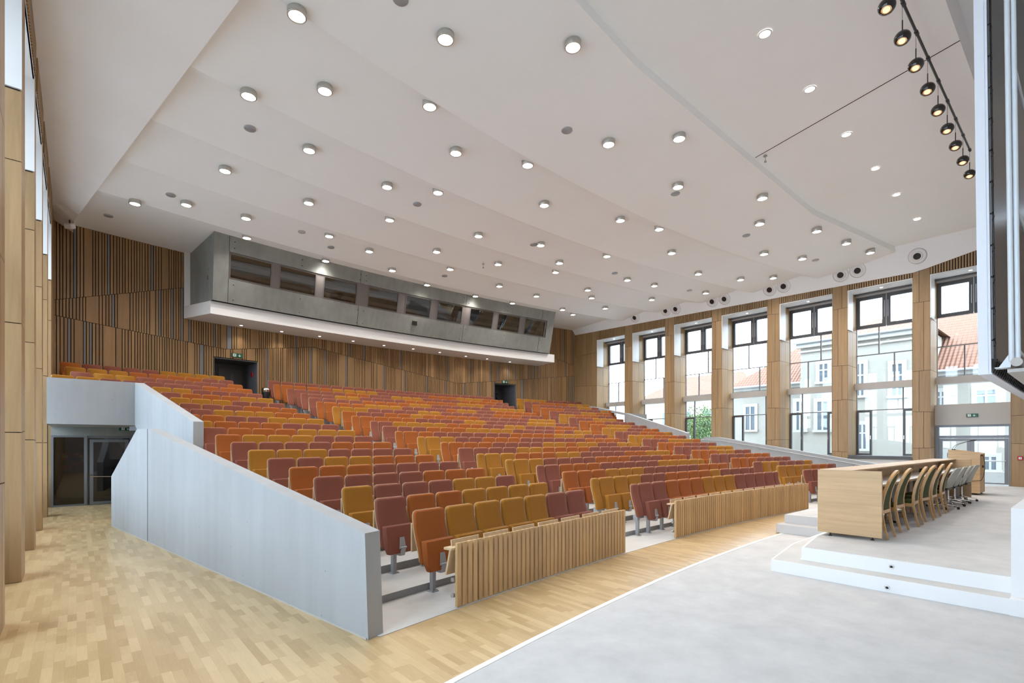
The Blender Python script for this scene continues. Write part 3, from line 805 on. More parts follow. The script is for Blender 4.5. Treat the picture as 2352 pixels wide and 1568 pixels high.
g = MB(); g.box(UL, 1.6, V + .055, V + .065, .03, 2.1); g.build('door_pane', 'glass_dark', door)
g = MB(); fr_(g, .30, 1.25, .01, 2.0, .085, V - .02, V + .05); lf = g.build('door_leaf', 'frame_lt', door)
g = MB(); g.tube([(.33, V - .10, .88), (1.22, V - .10, .83)], .016, 8); g.tube([(.33, V - .02, .93), (.33, V - .10, .88)], .02, 8); g.build('push_bar', 'chrome', lf)
p = on_v(289, 984.5, V - .05); exit_sign('exit_sign', 'green exit sign on the beam under the left concrete balcony', (p.x, V - .05, p.z), 0, .34, .11)
b = MB(); q0, q1 = on_v(143, 1039, 23.15), on_v(191, 1078, 23.15); b.box(q0.x, q1.x, 23.12, 23.16, q1.z, q0.z)
tag(b.build('painting', 'art'), 'dark red abstract painting seen through the glazing left of the door', 'painting')
# ---------------- front of the room and upper lid, behind and above the camera
b = MB(); b.box(-2.0, 26.3, -3.2, -3.0, 0, 12.2); struct(b.build('wall_front', 'plaster'))
# ================================================================== CEILING
ZC = [(50.9, 9.42), (54.35, 9.10), (54.95, 9.36), (57.11, 9.10), (57.75, 9.38), (59.67, 9.15), (60.5, 9.39), (62.25, 9.18), (63.06, 9.39), (64.69, 9.17), (65.6, 9.43), (68.75, 9.26)]
def zc(R):
    if R <= ZC[0][0]: return ZC[0][1]
    for (a, x), (c, y) in zip(ZC, ZC[1:]):
        if R <= c: return x + (y - x) * (R - a) / (c - a)
    return ZC[-1][1]
def uleft(v): return -0.09 + max(0, 22.3 - v) * 0.1650
def solve_t(R, f, t0):
    t = t0
    for _ in range(30): p = arc(t, R); t = math.asin((f(p.y) - AU) / R)
    return t
EDGE = [(-1.0, 4.9), (2.2, 5.35), (8.52, 6.09), (18.5, 6.23), (24.4, 5.35), (25.4, 5.2)]
def rfront(t):
    s, c = math.sin(t), math.cos(t)
    for (x0, y0), (x1, y1) in zip(EDGE, EDGE[1:]):
        dx, dy = x1 - x0, y1 - y0; ax, ay = x0 - AU, y0 - AV
        den = s * dy - c * dx
        R = (ax * dy - ay * dx) / den; px, py = AU + R * s, AV + R * c
        q = ((px - x0) * dx + (py - y0) * dy) / (dx * dx + dy * dy)
        if -1e-6 <= q <= 1 + 1e-6: return R
    return 51.2
b = MB(); rows = []
NTH = 48
RS = ['F', 52.6] + [r for r, z in ZC[1:]]
for R in RS:
    r_ = 51.0 if R == 'F' else R
    ta = solve_t(r_, lambda v: uleft(v) - 0.09, -.2); tb = solve_t(r_, lambda v: 24.75, .2)
    row = []
    for i in range(NTH + 1):
        t = ta + (tb - ta) * i / NTH
        rr = rfront(t) if R == 'F' else R
        row.append(arc(t, rr, zc(rr) if R != 'F' else 9.42))
    rows.append(row)
rid = [0] + [i for i, R in enumerate(RS) if R in (54.35, 57.11, 59.67, 62.25, 64.69)] + [len(RS) - 1]
for i0, i1 in zip(rid, rid[1:]): b.grid(rows[i0:i1 + 1], 0, True)
b.grid([[p + Vector((0, 0, .22)) for p in rows[0]], rows[0]], 0)      # fascia of the drop
# raised ceiling over the stage
fe = [p + Vector((0, 0, .20)) for p in rows[0]]
cols = []
b.grid([[Vector((p.x, 1.79, 9.62)) for p in fe], fe], 0)
b.add([(UL - .1, 1.79, 9.62), (fe[0].x, 1.79, 9.62), fe[0], (UL - .1, 5.2, 9.62)], [(0, 1, 2, 3)], 0)
b.box(-2.0, 26.3, 1.80, 1.95, 9.63, 10.6, 0)
b.box(-2.0, 26.3, -3.2, 1.9, 10.35, 10.6, 0)
b.box(-2.0, 26.3, 1.9, 24.0, 9.75, 9.95, 0)
ceiling = struct(b.build('ceiling', 'ceil'))
g = MB(); s0, s1 = on_z(1735, 362, 9.615), on_z(2205, 93, 9.615); g.bar([s0, s1], .009, .012); g.build('joint_line', 'gap', ceiling)
# left soffit: broad, rising gently to the main ceiling
b = MB(); r0 = []; r1 = []; r2 = []
for i in range(40):
    v = -3.0 + (22.75 + 3.0) * i / 39
    r0.append(Vector((UL - .02, v, zt_left(v) - .005))); e = -.085 + max(0, 21.6 - v) * .1642
    r1.append(Vector((e, v, 9.0))); r2.append(Vector((e, v, 9.75)))
b.grid([r0, r1], 0); b.grid([r1, r2], 0)
struct(b.build('ceiling_soffit', 'plaster'))
# right bulkhead: steep face carrying the jet nozzles
b = MB(); r0 = []; r1 = []
for i in range(60):
    v = -3.0 + (22.75 + 3.0) * i / 59
    r0.append(Vector((UR - .02, v, zt_right(v) - .004))); r1.append(Vector((24.42, v, 9.70)))
b.grid([r0, r1], 0); struct(b.build('ceiling_bulkhead', 'plaster'))
# jet nozzles
def bulk_pt(x, y):
    # point on the bulkhead face under a pixel
    r = ray(x, y); t = 20.0
    for _ in range(60):
        z = EYE + r[2] * t; v = r[1] * t
        z0 = zt_right(v); f = min(1, max(0, (z - z0) / (9.70 - z0))); u = UR - .02 + (24.42 - UR + .02) * f
        t = t * .5 + .5 * (u / r[0])
    return Vector((u, v, z))
NZ = [(2107, 588), (1970, 621), (1931, 631), (1800, 657), (1768, 665), (1664, 686), (1636, 692), (1552, 709), (1529, 713), (1458, 729)]
for i, (x, y) in enumerate(NZ):
    p = bulk_pt(x, y); zt = zt_right(p.y); n = Vector((-(9.70 - zt), 0, -(.46))).normalized()
    mt = Vector((0, 0, 1)).rotation_difference(n).to_matrix().to_4x4()
    g = MB(); g.lathe([(.285, 0.0), (.28, .012), (.22, .020), (.205, .010), (.185, .012)], p, 28, 0, mt)
    o = g.build('jet_nozzle', 'white')
    tag(o, 'round white air jet nozzle in the right bulkhead, ' + ('closest to the screen' if i == 0 else ORD[i] + ' from the screen'), 'air nozzle', 'air jet nozzles along the right bulkhead')
    g = MB(); g.lathe([(.185, .012), (.17, .06), (.145, .085), (.125, .07), (.12, .02)], p, 24, 0, mt); g.build('nozzle_ball', 'white', o)
    g = MB(); g.disc(p + n * .045, .125, 20, 0, mt); g.build('nozzle_throat', 'black', o)
    g = MB(); g.lathe([(.300, -.002), (.292, .010), (.284, -.002)], p, 32, 0, mt); g.build('shadow_joint', 'greymet', o)  # grey ring, its colour standing in for shade around the nozzle rim

# ceiling lamps
def bandname(R):
    rs = [r for r, z in ZC[1::2]]
    return None
POTS = [(682, 33), (1023, 87), (1316, 105), (571, 218), (746, 206), (987, 242), (1398, 329), (1560, 316), (710, 343), (1047, 349), (1212, 377), (517, 390), (889, 427), (1006, 440),
        (1250, 469), (1557, 427), (1751, 453), (709, 464), (428, 468), (310, 465), (565, 499), (895, 503), (1425, 504), (1514, 524), (1745, 512), (1876, 529), (1944, 557), (1999, 578),
        (756, 540), (1099, 540), (1242, 561), (567, 544), (848, 575), (1003, 576), (1144, 605), (1285, 602), (1394, 586), (1543, 579), (1755, 581), (1843, 592), (748, 597), (901, 619),
        (1034, 616), (1276, 623), (1441, 641), (1604, 627), (1503, 654), (1776, 636), (1701, 640), (1621, 671), (1147, 655), (981, 652), (1350, 664), (1359, 682), (1232, 678),
        (1092, 678), (1177, 694), (1292, 709), (1390, 706), (1316, 720), (1497, 686)]
def ceil_pt(x, y):
    z = 9.2
    for _ in range(25):
        p = on_z(x, y, z); z = z * .5 + .5 * (zc(rad(p)) - .07)
    return on_z(x, y, z)
def lamp_light(parent, loc, w, spread=150, r=.12):
    L_ = bpy.data.lights.get('hall_lamp_%d_%d' % (int(w), spread))
    if L_ is None:
        L_ = bpy.data.lights.new('hall_lamp_%d_%d' % (int(w), spread), 'SPOT'); L_.energy = w; L_.color = LAMP_COL
        L_.spot_size = math.radians(spread); L_.spot_blend = 0.9; L_.shadow_soft_size = r
    o = bpy.data.objects.new('lamp_light', L_); COL.objects.link(o); o.location = loc; o.parent = parent
    return o
pts = [ceil_pt(x, y + 2) for x, y in POTS]
lst = sorted(pts, key=lambda p: (round((rad(p) - 51.5) / 1.3), p.x))
rowsL = {}
for p in pts: rowsL.setdefault(int(round((rad(p) - 52.0) / 1.3)), []).append(p)
proto = None
for ri, key in enumerate(sorted(rowsL)):
    for ci, p in enumerate(sorted(rowsL[key], key=lambda q: q.x)):
        if proto is None:
            e = empty('ceiling_downlight'); g = MB()
            g.lathe([(0, .16), (.155, .16), (.155, -.022), (.150, -.028), (.132, -.028), (.130, -.010)], (0, 0, 0), 28); g.build('housing', 'lamp_ring', e)
            g = MB(); g.disc((0, 0, -.018), .131, 28, 0, Matrix.Rotation(PI, 4, 'X')); g.build('diffuser', 'lamp', e)
            lamp_light(e, (0, 0, -.14), LAMP_W)
            proto = e; o = e
        else: o = copy_tree(proto)
        o.location = p
        tag(o, 'drum downlight, %s from left in the %s ceiling row from the stage' % (ORD[min(ci, 21)], ORD[min(ri, 21)]), 'downlight', 'drum downlights on the folded ceiling')
# flush lamps over the stage
FL = [(1757, 78), (1860, 205), (1944, 309), (2011, 387), (2059, 447), (2107, 503)]
proto = None
for i, (x, y) in enumerate(FL):
    p = on_z(x, y, 9.61)
    if proto is None:
        e = empty('recessed_spotlight'); g = MB(); g.lathe([(.12, .0), (.12, -.010), (.095, -.010), (.09, .006)], (0, 0, 0), 24); g.build('trim_ring', 'white', e)
        g = MB(); g.disc((0, 0, -.004), .092, 24, 0, Matrix.Rotation(PI, 4, 'X')); g.build('lens', 'lamp', e); lamp_light(e, (0, 0, -.06), LAMP_W * 1.0)
        proto = e; o = e
    else: o = copy_tree(proto)
    o.location = p
    tag(o, 'flush round spotlight in the smooth stage ceiling, %s from the top of the photo' % ORD[i], 'spotlight', 'flush spotlights over the stage')
# grey speaker discs
SPK = [(920, 8), (574, 302), (1302, 306), (958, 474), (1551, 450), (392, 453), (249, 500), (760, 572), (1021, 637), (1225, 566), (1714, 545), (1412, 631), (693, 537), (1583, 670), (1873, 601)]
WHERE = ['at the top edge of the photo', 'left of centre below the left pair of downlights', 'above the middle of the hall', 'over the middle block beyond the booth edge', 'right of centre near two downlights',
         'near the left rear downlights', 'closest to the left back corner', 'just above the booth window row', 'above the right half of the booth', 'between booth and hall centre', 'over the right block',
         'right of the booth, mid ceiling', 'small one near the booth left end', 'near the right bulkhead, far end', 'near the right bulkhead, middle']
for i, (x, y) in enumerate(SPK):
    p = ceil_pt(x, y); p.z += .06; g = MB(); g.lathe([(0, -.012), (.12, -.012), (.13, 0), (.13, .03)], p, 24)
    tag(g.build('ceiling_speaker', 'greymet' if i < 12 else 'beam'), 'flat round grey ceiling disc ' + WHERE[i], 'ceiling speaker', 'flat round discs in the ceiling')
for i, (x, y, n_) in enumerate(((1758, 358, 'thin pendant sensor below the ceiling seam over the stage'), (1110, 606, 'thin pendant sensor near the booth ceiling edge'))):
    p = on_z(x, y, 9.6) if i == 0 else ceil_pt(x, y); g = MB(); g.tube([p + Vector((0, 0, .1)), p + Vector((0, 0, -.16))], .008, 6); g.lathe([(0, 0), (.03, .0), (.03, -.03), (0, -.03)], p + Vector((0, 0, -.14)), 10)
    g.lathe([(.05, 0), (.05, -.015), (0, -.015)], p, 12)
    tag(g.build('ceiling_sensor', 'greymet'), n_, 'sensor')
# small white projector-like device at the left back corner
p = on_v(160, 519, 21.6); e = empty('loudspeaker', p)
g = MB(); mt = Matrix.Rotation(math.radians(-35), 4, 'Z') @ Matrix.Rotation(math.radians(25), 4, 'X'); g.bev(-.13, .13, -.10, .10, -.085, .085, .03, 0, mt); g.build('housing', 'white', e)
g = MB(); g.tube([(0, 0, .08), (0, .05, .45)], .02, 8); g.build('bracket', 'frame', e)
tag(e, 'small white angled loudspeaker under the left soffit at the back corner', 'loudspeaker')

# ================================================================== PROJECTION BOOTH
ZS0, ZS1 = 6.71, 7.18
tA, tB = math.radians(-7.20), math.radians(8.25)
b = MB(); b.arcbox(tA, tB, 66.9, RB - .02, ZS0, ZS1); b.prism([arc(tA, 66.9, ZS0), arc(tA, RB - .02, ZS0), arc(math.radians(-7.55), RB - .02, ZS0)], (0, 0, ZS1 - ZS0)); b.arcbox(math.radians(-7.55), math.radians(-7.34), RB - .12, RB - .02, ZS1, 9.5)
booth = b.build('projection_booth', 'white')
tag(booth, 'long concrete projection booth with nine windows over a white ledge on the back wall', 'projection booth')
t0, t1 = math.radians(-7.29), math.radians(7.72)
def TT(t, z): return t - math.radians(.18) * (z - 8.45) / 2.2
def tz(sd, z): return TT(t0 if sd < 0 else t1, z)
def rz(z): return 66.72 - (z - ZS1) * .385           # the front leans forward as it rises
WZ0, WZ1 = 8.00, 8.90
BW = [(529, 621), (643, 723), (744, 817), (846, 912), (932, 987), (1005, 1059), (1079, 1130), (1143, 1191), (1205, 1249)]
def bt(x): return ang(on_r(x, 660 if x < 900 else 720, 66.3))
b = MB(); ztop = 9.55
NS = 40
def strip(m, ta, tb, za, zb, off=0.0, mi=0, n=NS):
    m.grid([[arc(TT(ta + (tb - ta) * i / n, z), rz(z) + off, z) for i in range(n + 1)] for z in (za, zb)], mi)
wa, wb_ = bt(524), bt(1253)
strip(b, t0, t1, ZS1, WZ0); strip(b, t0, t1, WZ1, ztop); strip(b, t0, wa, WZ0, WZ1, n=6); strip(b, wb_, t1, WZ0, WZ1, n=6)
for s in (-1, 1):
    q = [arc(tz(s, ZS1), rz(ZS1), ZS1), arc(math.radians(-7.40 if s < 0 else 7.95), RB, ZS1), arc(math.radians(-7.40 if s < 0 else 7.95), RB, ztop), arc(tz(s, ztop), rz(ztop), ztop)]; b.add(q, [(0, 1, 2, 3)])
strip(b, wa, wb_, WZ0, WZ0 + .001, 0, 0)
b.grid([[arc(TT(wa + (wb_ - wa) * i / NS, WZ0), rz(WZ0) + o_, WZ0) for i in range(NS + 1)] for o_ in (0, .25)]); b.grid([[arc(TT(wa + (wb_ - wa) * i / NS, WZ1), rz(WZ1) + o_, WZ1) for i in range(NS + 1)] for o_ in (0, .25)])
b.build('booth_shell', 'conc_booth', booth)
# upright formwork joints and tie holes
g = MB()
for x in (524, 824, 1066, 1240):
    t = bt(x)
    for za, zb in ((ZS1, WZ0 - .01), (WZ1 + .01, 9.4)):
        g.bar([arc(TT(t, za), rz(za) - .002, za), arc(TT(t, zb), rz(zb) - .002, zb)], .012, .006, 0, arc(t + PI / 2, 1) - arc(0, 0))
for x in (536, 690, 823, 836, 1060, 1072, 1160, 1243):
    t = bt(x)
    for z in (ZS1 + .12, WZ0 - .18, WZ1 + .14, 9.25):
        if z > 9.3: continue
        g.disc(arc(TT(t, z), rz(z) - .004, z), .022, 10, 0, Matrix.Rotation(PI / 2, 4, 'X'))
g.build('formwork_mark', 'gap', booth)
for i, (xa, xb) in enumerate(BW):
    ta, tb = bt(xa), bt(xb); m = MB(); n = 4; w = .05 / 66
    for (pa, pb, za, zb) in ((ta - w, ta, WZ0 + .02, WZ1 - .02), (tb, tb + w, WZ0 + .02, WZ1 - .02), (ta - w, tb + w, WZ0 + .02, WZ0 + .06), (ta - w, tb + w, WZ1 - .06, WZ1 - .02)):
        P = []
        m.grid([[arc(TT(pa + (pb - pa) * k / n, za), rz(za) + .03, za) for k in range(n + 1)], [arc(TT(pa + (pb - pa) * k / n, zb), rz(zb) + .03, zb) for k in range(n + 1)]])
    o = m.build('booth_window', 'mull', booth)
    g = MB(); strip(g, ta, tb, WZ0 + .05, WZ1 - .05, .06, 0, n); g.build('window_pane', 'glass_dark', o)
PM = plain('brown_grey_panel', (0.19, 0.17, 0.165), .5)
for i in range(10):
    m = MB(); ta = wa if i == 0 else bt(BW[i - 1][1]); tb = wb_ if i == 9 else bt(BW[i][0])
    strip(m, ta, tb, WZ0, WZ1, .045, 0, 3)
    m.build('mullion_panel', PM, booth)
# dark room behind the booth glass, with level grey-brown bands running across it
m = MB(); strip(m, t0, t1, ZS1 + .05, ztop, 1.0, 0)
for z in (7.95, 8.27, 8.60, 8.93): m.grid([[arc(t0 + (t1 - t0) * i / NS, rz(z) + .5, z + dz) for i in range(NS + 1)] for dz in (0, .15)], 1)
m.build('booth_interior', ['dark_room', 'mull'], booth)
g = MB(); t = bt(957); r_ = rz(7.78); mt = Matrix.Rotation(-t, 4, 'Z')
for (x0, x1, z0, z1) in ((-.13, .13, .10, .12), (-.13, .13, -.12, -.10), (-.13, -.11, -.12, .12), (.11, .13, -.12, .12), (-.12, .12, -.12, .12)):
    g.box(x0, x1, -.012 if x1 - x0 < .2 or z1 - z0 < .1 else -.004, .03, z0, z1, 0, Matrix.Translation(arc(t, r_, 7.72)) @ mt)
g.build('service_hatch', 'black', booth)
# spotlights in the ledge soffit
SB = [(554, 747), (647, 761), (734, 772), (811, 783), (882, 793), (949, 801), (1010, 809), (1070, 818), (1119, 824), (1171, 831)]
proto = None
for i, (x, y) in enumerate(SB):
    p = on_z(x, y, ZS0 - .002)
    if proto is None:
        e = empty('ledge_spotlight'); g = MB(); g.lathe([(.075, .0), (.075, -.010), (.06, -.010), (.055, .004)], (0, 0, 0), 20); g.build('trim_ring', 'white', e)
        g = MB(); g.disc((0, 0, -.004), .058, 20, 0, Matrix.Rotation(PI, 4, 'X')); g.build('lens', 'lamp', e)
        lamp_light(e, (0, 0, -.05), 16, 110, .05); proto = e; o = e
    else: o = copy_tree(proto)
    o.location = p
    tag(o, 'small spotlight in the white booth ledge, %s from the left of ten' % ORD[i], 'spotlight', 'spotlights under the booth ledge')

# ================================================================== PENDANTS OVER THE STAGE
vp = 2.2
proto = None
PX = [(2037, 15), (2072, 84), (2105, 149), (2133, 207), (2157, 256), (2178, 300), (2196, 337), (2214, 370), (2227, 400)]
u0, u1 = on_v(2037, 15, vp), on_v(2227, 400, vp)
b = MB(); zr = on_v(2228, 345, vp).z; b.tube([(8.0, vp, zr), (u1.x + .03, vp, zr)], .022, 8)
for i in range(12): b.tube([(17.15 - .94 * i + .0, vp, zr), (17.15 - .94 * i + .10, vp, zr)], .032, 8)
tag(b.build('lighting_track', 'black'), 'black tube track under the ceiling that carries the pendant lamps', 'lighting track')
for i in range(9):
    px = u0.lerp(u1, i / 8)
    if proto is None:
        e = empty('pendant_lamp'); g = MB()
        tilt = Matrix.Rotation(math.radians(24), 4, 'Y')
        R_ = .122; prof = []
        for k in range(15):
            a_ = PI * (k / 14) * .80
            prof.append((R_ * math.sin(a_), R_ * .88 * math.cos(a_)))
        g.lathe(prof, (0, 0, 0), 28, 0, tilt); g.lathe([prof[-1], (prof[-1][0] * .86, prof[-1][1] + .03)], (0, 0, 0), 28, 0, tilt)
        g.build('lamp_shade', 'gloss_black', e)
        g = MB(); zz = prof[-1][1] + .018; rr = prof[-1][0] * .90
        g.disc(tilt @ Vector((0, 0, zz)), rr, 24, 0, tilt @ Matrix.Rotation(PI, 4, 'X')); o = g.build('lamp_lens', 'lamp_warm', e)
        g = MB()
        for q in (.80,): g.lathe([(rr * q, zz - .004), (rr * (q + .07), zz - .010), (rr * (q + .14), zz - .004)], (0, 0, 0), 20, 0, tilt)
        g.build('lens_ring', plain('brass_ring', (.6, .4, .2), .3, metal=.6), o)
        g = MB(); g.tube([(0, 0, .11), (0, 0, .30)], .009, 8); g.tube([(0, 0, .30), (0, 0, zr - u0.z)], .003, 5); g.build('cable', 'black', e)
        lamp_light(e, (-.05, 0, -.2), 12, 100, .05); proto = e; o = e
    else: o = copy_tree(proto)
    o.location = px
    tag(o, 'glossy black pendant lamp on the track, %s from the top of the photo' % ORD[i], 'pendant lamp', 'black pendant lamps on the track')
# ================================================================== AUDITORIUM SEATS
BP = [(.385, .130), (.44, .122), (.52, .105), (.60, .080), (.68, .052), (.76, .026), (.84, .008), (.92, -.002), (.99, -.006), (1.045, -.010)]
def by(z):
    for (a, x), (c, y) in zip(BP, BP[1:]):
        if z <= c: return x + (y - x) * max(0, (z - a)) / (c - a)
    return BP[-1][1]
def outline(z, w, zt, zb, r):
    if z > zt - r: return w - r + math.sqrt(max(0, r * r - (z - zt + r) ** 2))
    if z < zb + r * .5: return w - r * .5 + math.sqrt(max(0, (r * .5) ** 2 - (zb + r * .5 - z) ** 2))
    return w
def seat_back(m, hw, th, y_off, zt, zb, r, mi=0, low=False):
    zs = [zb, zb + .006, zb + .02, .44, .52, .60, .68, .76, .84, .92, zt - r, zt - r * .6, zt - r * .3, zt - r * .1, zt] if not low else [zb, zb + .02, .55, .70, .84, zt - r, zt - r * .35, zt]
    sx = [-1, -.985, -.94, -.6, 0, .6, .94, .985, 1] if not low else [-1, -.94, 0, .94, 1]
    rows = []; rowb = []
    for z in zs:
        w = max(outline(z, hw, zt, zb, r), .001); ez = min(1, min(zt - z, z - zb) / .022)
        row = []; rb = []
        for s in sx:
            ex = min(1, (1 - abs(s)) * w / .020); e = math.sqrt(max(0, 1 - (1 - min(ex, ez)) ** 2))
            row.append(Vector((s * w, by(z) + y_off + th * (.25 + .75 * e), z))); rb.append(Vector((s * w, by(z) + y_off, z)))
        rows.append(row); rowb.append(rb)
    m.grid(rows[::-1], mi, True); m.grid(rowb, mi, True)
    n = len(sx)
    for i in range(len(zs) - 1):
        m.add([rows[i][0], rows[i + 1][0], rowb[i + 1][0], rowb[i][0]], [(0, 1, 2, 3)], mi, True)
        m.add([rows[i][-1], rowb[i][-1], rowb[i + 1][-1], rows[i + 1][-1]], [(0, 1, 2, 3)], mi, True)
    for i in range(n - 1):
        m.add([rows[-1][i], rows[-1][i + 1], rowb[-1][i + 1], rowb[-1][i]], [(0, 1, 2, 3)], mi, True); m.add([rows[0][i], rowb[0][i], rowb[0][i + 1], rows[0][i + 1]], [(0, 1, 2, 3)], mi)
def cushion(m, mi=0, low=False):
    # folded-up seat: upright pad leaning forward at the foot, lower corners cut
    P = [(-.236, .680), (.236, .680), (.245, .65), (.245, .41), (.205, .305), (-.205, .305), (-.245, .41), (-.245, .65)]
    def yb(z): return .130 + (.68 - z) * .14
    th = .095
    lay = [(0, 0.97), (.012, 1.0), (th - .018, 1.0), (th, .955)] if not low else [(0, 1.0), (th - .015, 1.0), (th, .95)]
    rings = [[Vector((x * s, yb(z) + d, .49 + (z - .49) * s)) for x, z in P] for d, s in lay]
    n = len(P); vs = [p for r_ in rings for p in r_]
    fs = [list(range(n)), [len(vs) - n + i for i in range(n)][::-1]]
    for i in range(len(rings) - 1):
        for k in range(n): fs.append((i * n + k, (i + 1) * n + k, (i + 1) * n + (k + 1) % n, i * n + (k + 1) % n))
    m.add(vs, fs[:2], mi, False); m.add(vs, fs[2:], mi, True)
def bracket(m, mi=0):
    m.prism([(-.034, .252, .52), (.034, .252, .52), (.052, .268, .375), (-.052, .268, .375)], (0, .012, 0), mi)
    m.tube([(-.055, .282, .380), (.055, .282, .380)], .015, 8, mi)
    m.prism([(-.038, .300, .38), (-.038, .270, .27), (-.038, .06, .27), (-.038, .06, .315), (-.038, .265, .33)], (.076, 0, 0), mi)
def post(m, mi=0):
    m.box(-.027, .027, .045, .105, .006, .31, mi); m.box(-.055, .055, .02, .13, 0, .010, mi)
    for x in (-.042, .042): m.lathe([(.009, 0), (.009, .010), (0, .010)], (x, .11, .010), 8, mi)
def tablet(m, mi=0): m.bev(-.238, .238, -.075, -.052, .52, .88, .006, mi)
BEAM_Z = .30
protos = {}
def seat_proto(c, half=False):
    key = (c, half)
    if key in protos: return protos[key]
    e = empty('narrow_end_backrest' if half else 'auditorium_seat')
    hw = .125 if half else .252
    m = MB(); seat_back(m, hw, .042, 0, 1.045, .385, .055); fix_normals(m.build('backrest', c, e))
    m = MB(); seat_back(m, hw + .005, .014, -.016, 1.047, .40, .056, low=True); fix_normals(m.build('back_shell', 'ply', e))
    if not half:
        m = MB(); cushion(m); fix_normals(m.build('seat_cushion', c, e))
        m = MB(); bracket(m); fix_normals(m.build('seat_hinge', 'greymet', e))
        m = MB(); tablet(m); fix_normals(m.build('writing_tablet', 'ply', e))
    m = MB(); post(m); m.box(-.045, .045, .0, .105, .31, .42)
    fix_normals(m.build('support_post', 'greymet', e))
    protos[key] = e; return e
CN = {'M': 'mustard', 'O': 'orange', 'R': 'red'}
CW = {'M': 'mustard yellow', 'O': 'orange', 'R': 'brick red'}
LEFT = {1: 'OMMMMRR', 2: 'ROOMMMM', 3: 'MRRRMMR', 4: 'RRRROOO', 5: 'OOORRRR', 6: 'RRMMOOO', 7: 'MMMRRRR', 8: 'RRRROOO', 9: 'OMMMRRR', 10: 'ROOOMMM', 11: 'MOOORRR', 12: 'OORRMMM',
        13: 'RRMMMOO', 14: 'RRRROOO', 15: 'OMMMRRR', 16: 'RROOOMM', 17: 'OMMRRRR', 18: 'MMRRRRROOO', 19: 'RMMRRRRRO', 20: 'MMMOOOORR', 21: 'ORRRRMMMM'}
MIDN = {1: 13, 2: 14, 3: 14, 4: 14, 5: 15, 6: 16, 7: 16, 8: 16, 9: 17, 10: 18, 11: 18, 12: 18, 13: 19, 14: 19, 15: 19, 16: 20, 17: 20, 18: 20, 19: 21, 20: 22, 21: 22}
MIDC = {1: ('R', 'RROOOMMMRRRR', 'R'), 2: ('M', 'MMMRROOOOMRRR', 'R'), 3: ('', 'OOOMMMRRRRROOO', ''), 4: ('R', 'ROOORRRRRMMMM', 'M'), 5: ('M', 'MMRRRROOORRROO', 'O'),
        6: ('M', 'MMOOOMMRRRROOMM', 'M'), 7: ('', 'RRRRMMOOOORRRRRR', ''), 8: ('O', 'OOORRRRMMOMMRRM', 'M'), 9: ('M', 'MMRROOORRRRRROOO', 'O'), 10: ('O', 'OORRRRRROOOOMMMRR', 'R'),
        11: ('', 'RRROOOMMMMRRRRORMM', ''), 12: ('R', 'RMMMMOOORRMMRRROO', 'O'), 13: ('O', 'OOOORRRRMMRRRRMMMR', 'R'), 14: ('', 'ORROOMOOOOORRRRRMMM', ''), 15: ('M', 'MMRRRRMMRRRRROOORR', 'R'),
        16: ('O', 'OOOMMMRRRROMMRROOOO', 'O'), 17: ('', 'RRRROOOOMMRRRRRRMMMM', ''), 18: ('R', 'RRMMRRRROOOOOMMMRRR', 'R'), 19: ('R', 'RRRROORRMMMRRRROOOOR', 'R'),
        20: ('O', 'OOOOMMMMRRRRROOOMMMOO', 'O'), 21: ('', 'R' * 22, '')}
RIGHT = {1: 'RRMMOOR', 2: 'MMMMOOR', 3: 'RMMRRRM', 4: 'OOORRRR', 5: 'RRRROOO', 6: 'OOOMMRR', 7: 'RRRRMMM', 8: 'OOORRRR', 9: 'RRRMMMO', 10: 'MMMOOOR', 11: 'RRROOOM', 12: 'MMMRROO', 13: 'OOMMMRR',
         14: 'OOORRRR', 15: 'RRRMMMR', 16: 'MMOOORR', 17: 'RRRRMMOO', 18: 'OOORRRRRMO', 19: 'ORRRRRMMR', 20: 'RROOOOMMM', 21: 'MMMMRRRRR'}
PITCH = 0.5527
seats = []      # (distance, row, block, index, colour, half, theta)
for k in range(1, NR + 1):
    R = RK(k); a = AISLE(k)
    for blk, s_, dirn in (('left', LEFT[k], -1), ('right', RIGHT[k], 1)):
        n = len(s_)
        for j in range(n):
            i = n - 1 - j if dirn < 0 else j
            th = dirn * (a + PITCH * (i + .5) / R)
            seats.append([0, k, blk, j + 1, s_[j], False, th])
    h0, full, h1 = MIDC[k]; n = MIDN[k]; p = PITCH; nf = len(full)
    x = -n * p / 2
    if h0: seats.append([0, k, 'middle', 0, h0, True, (x + p / 4) / R]); x += p / 2
    for j, c in enumerate(full): seats.append([0, k, 'middle', j + 1, c, False, (x + p / 2) / R]); x += p
    if h1: seats.append([0, k, 'middle', 99, h1, True, (x + p / 4) / R])
for s in seats:
    q = arc(s[6], RK(s[1])); s[0] = math.hypot(q.x, q.y) + (0 if not s[5] else -100)
seats.sort(key=lambda s: s[0])
GI = 300
single = [s for s in seats if not s[5]][:GI] + [s for s in seats if s[5]]
rest = [s for s in seats if not s[5]][GI:]
used = set()
for s in single:
    d, k, blk, j, c, half, th = s
    e = seat_proto(CN[c], half)
    o = e if (c, half) not in used else copy_tree(e)
    used.add((c, half))
    o.location = arc(th, RK(k), ZF(k)); o.rotation_euler = (0, 0, PI - th)
    if half:
        tag(o, 'narrow %s end backrest without a seat, %s end of row %s, middle block' % (CW[c], 'left' if j == 0 else 'right', ORD[k - 1]) if False else 'narrow %s end backrest at the %s end of the %s row, middle block' % (CW[c], 'left' if j == 0 else 'right', ORD[k - 1]),
            'end backrest', 'narrow end backrests of the middle block')
    else:
        tag(o, '%s seat, %s from the left in the %s row, %s block' % (CW[c], ORD[j - 1], ORD[k - 1], blk), 'auditorium seat', 'folding auditorium seats')
mm = MB(); parts_ = {}
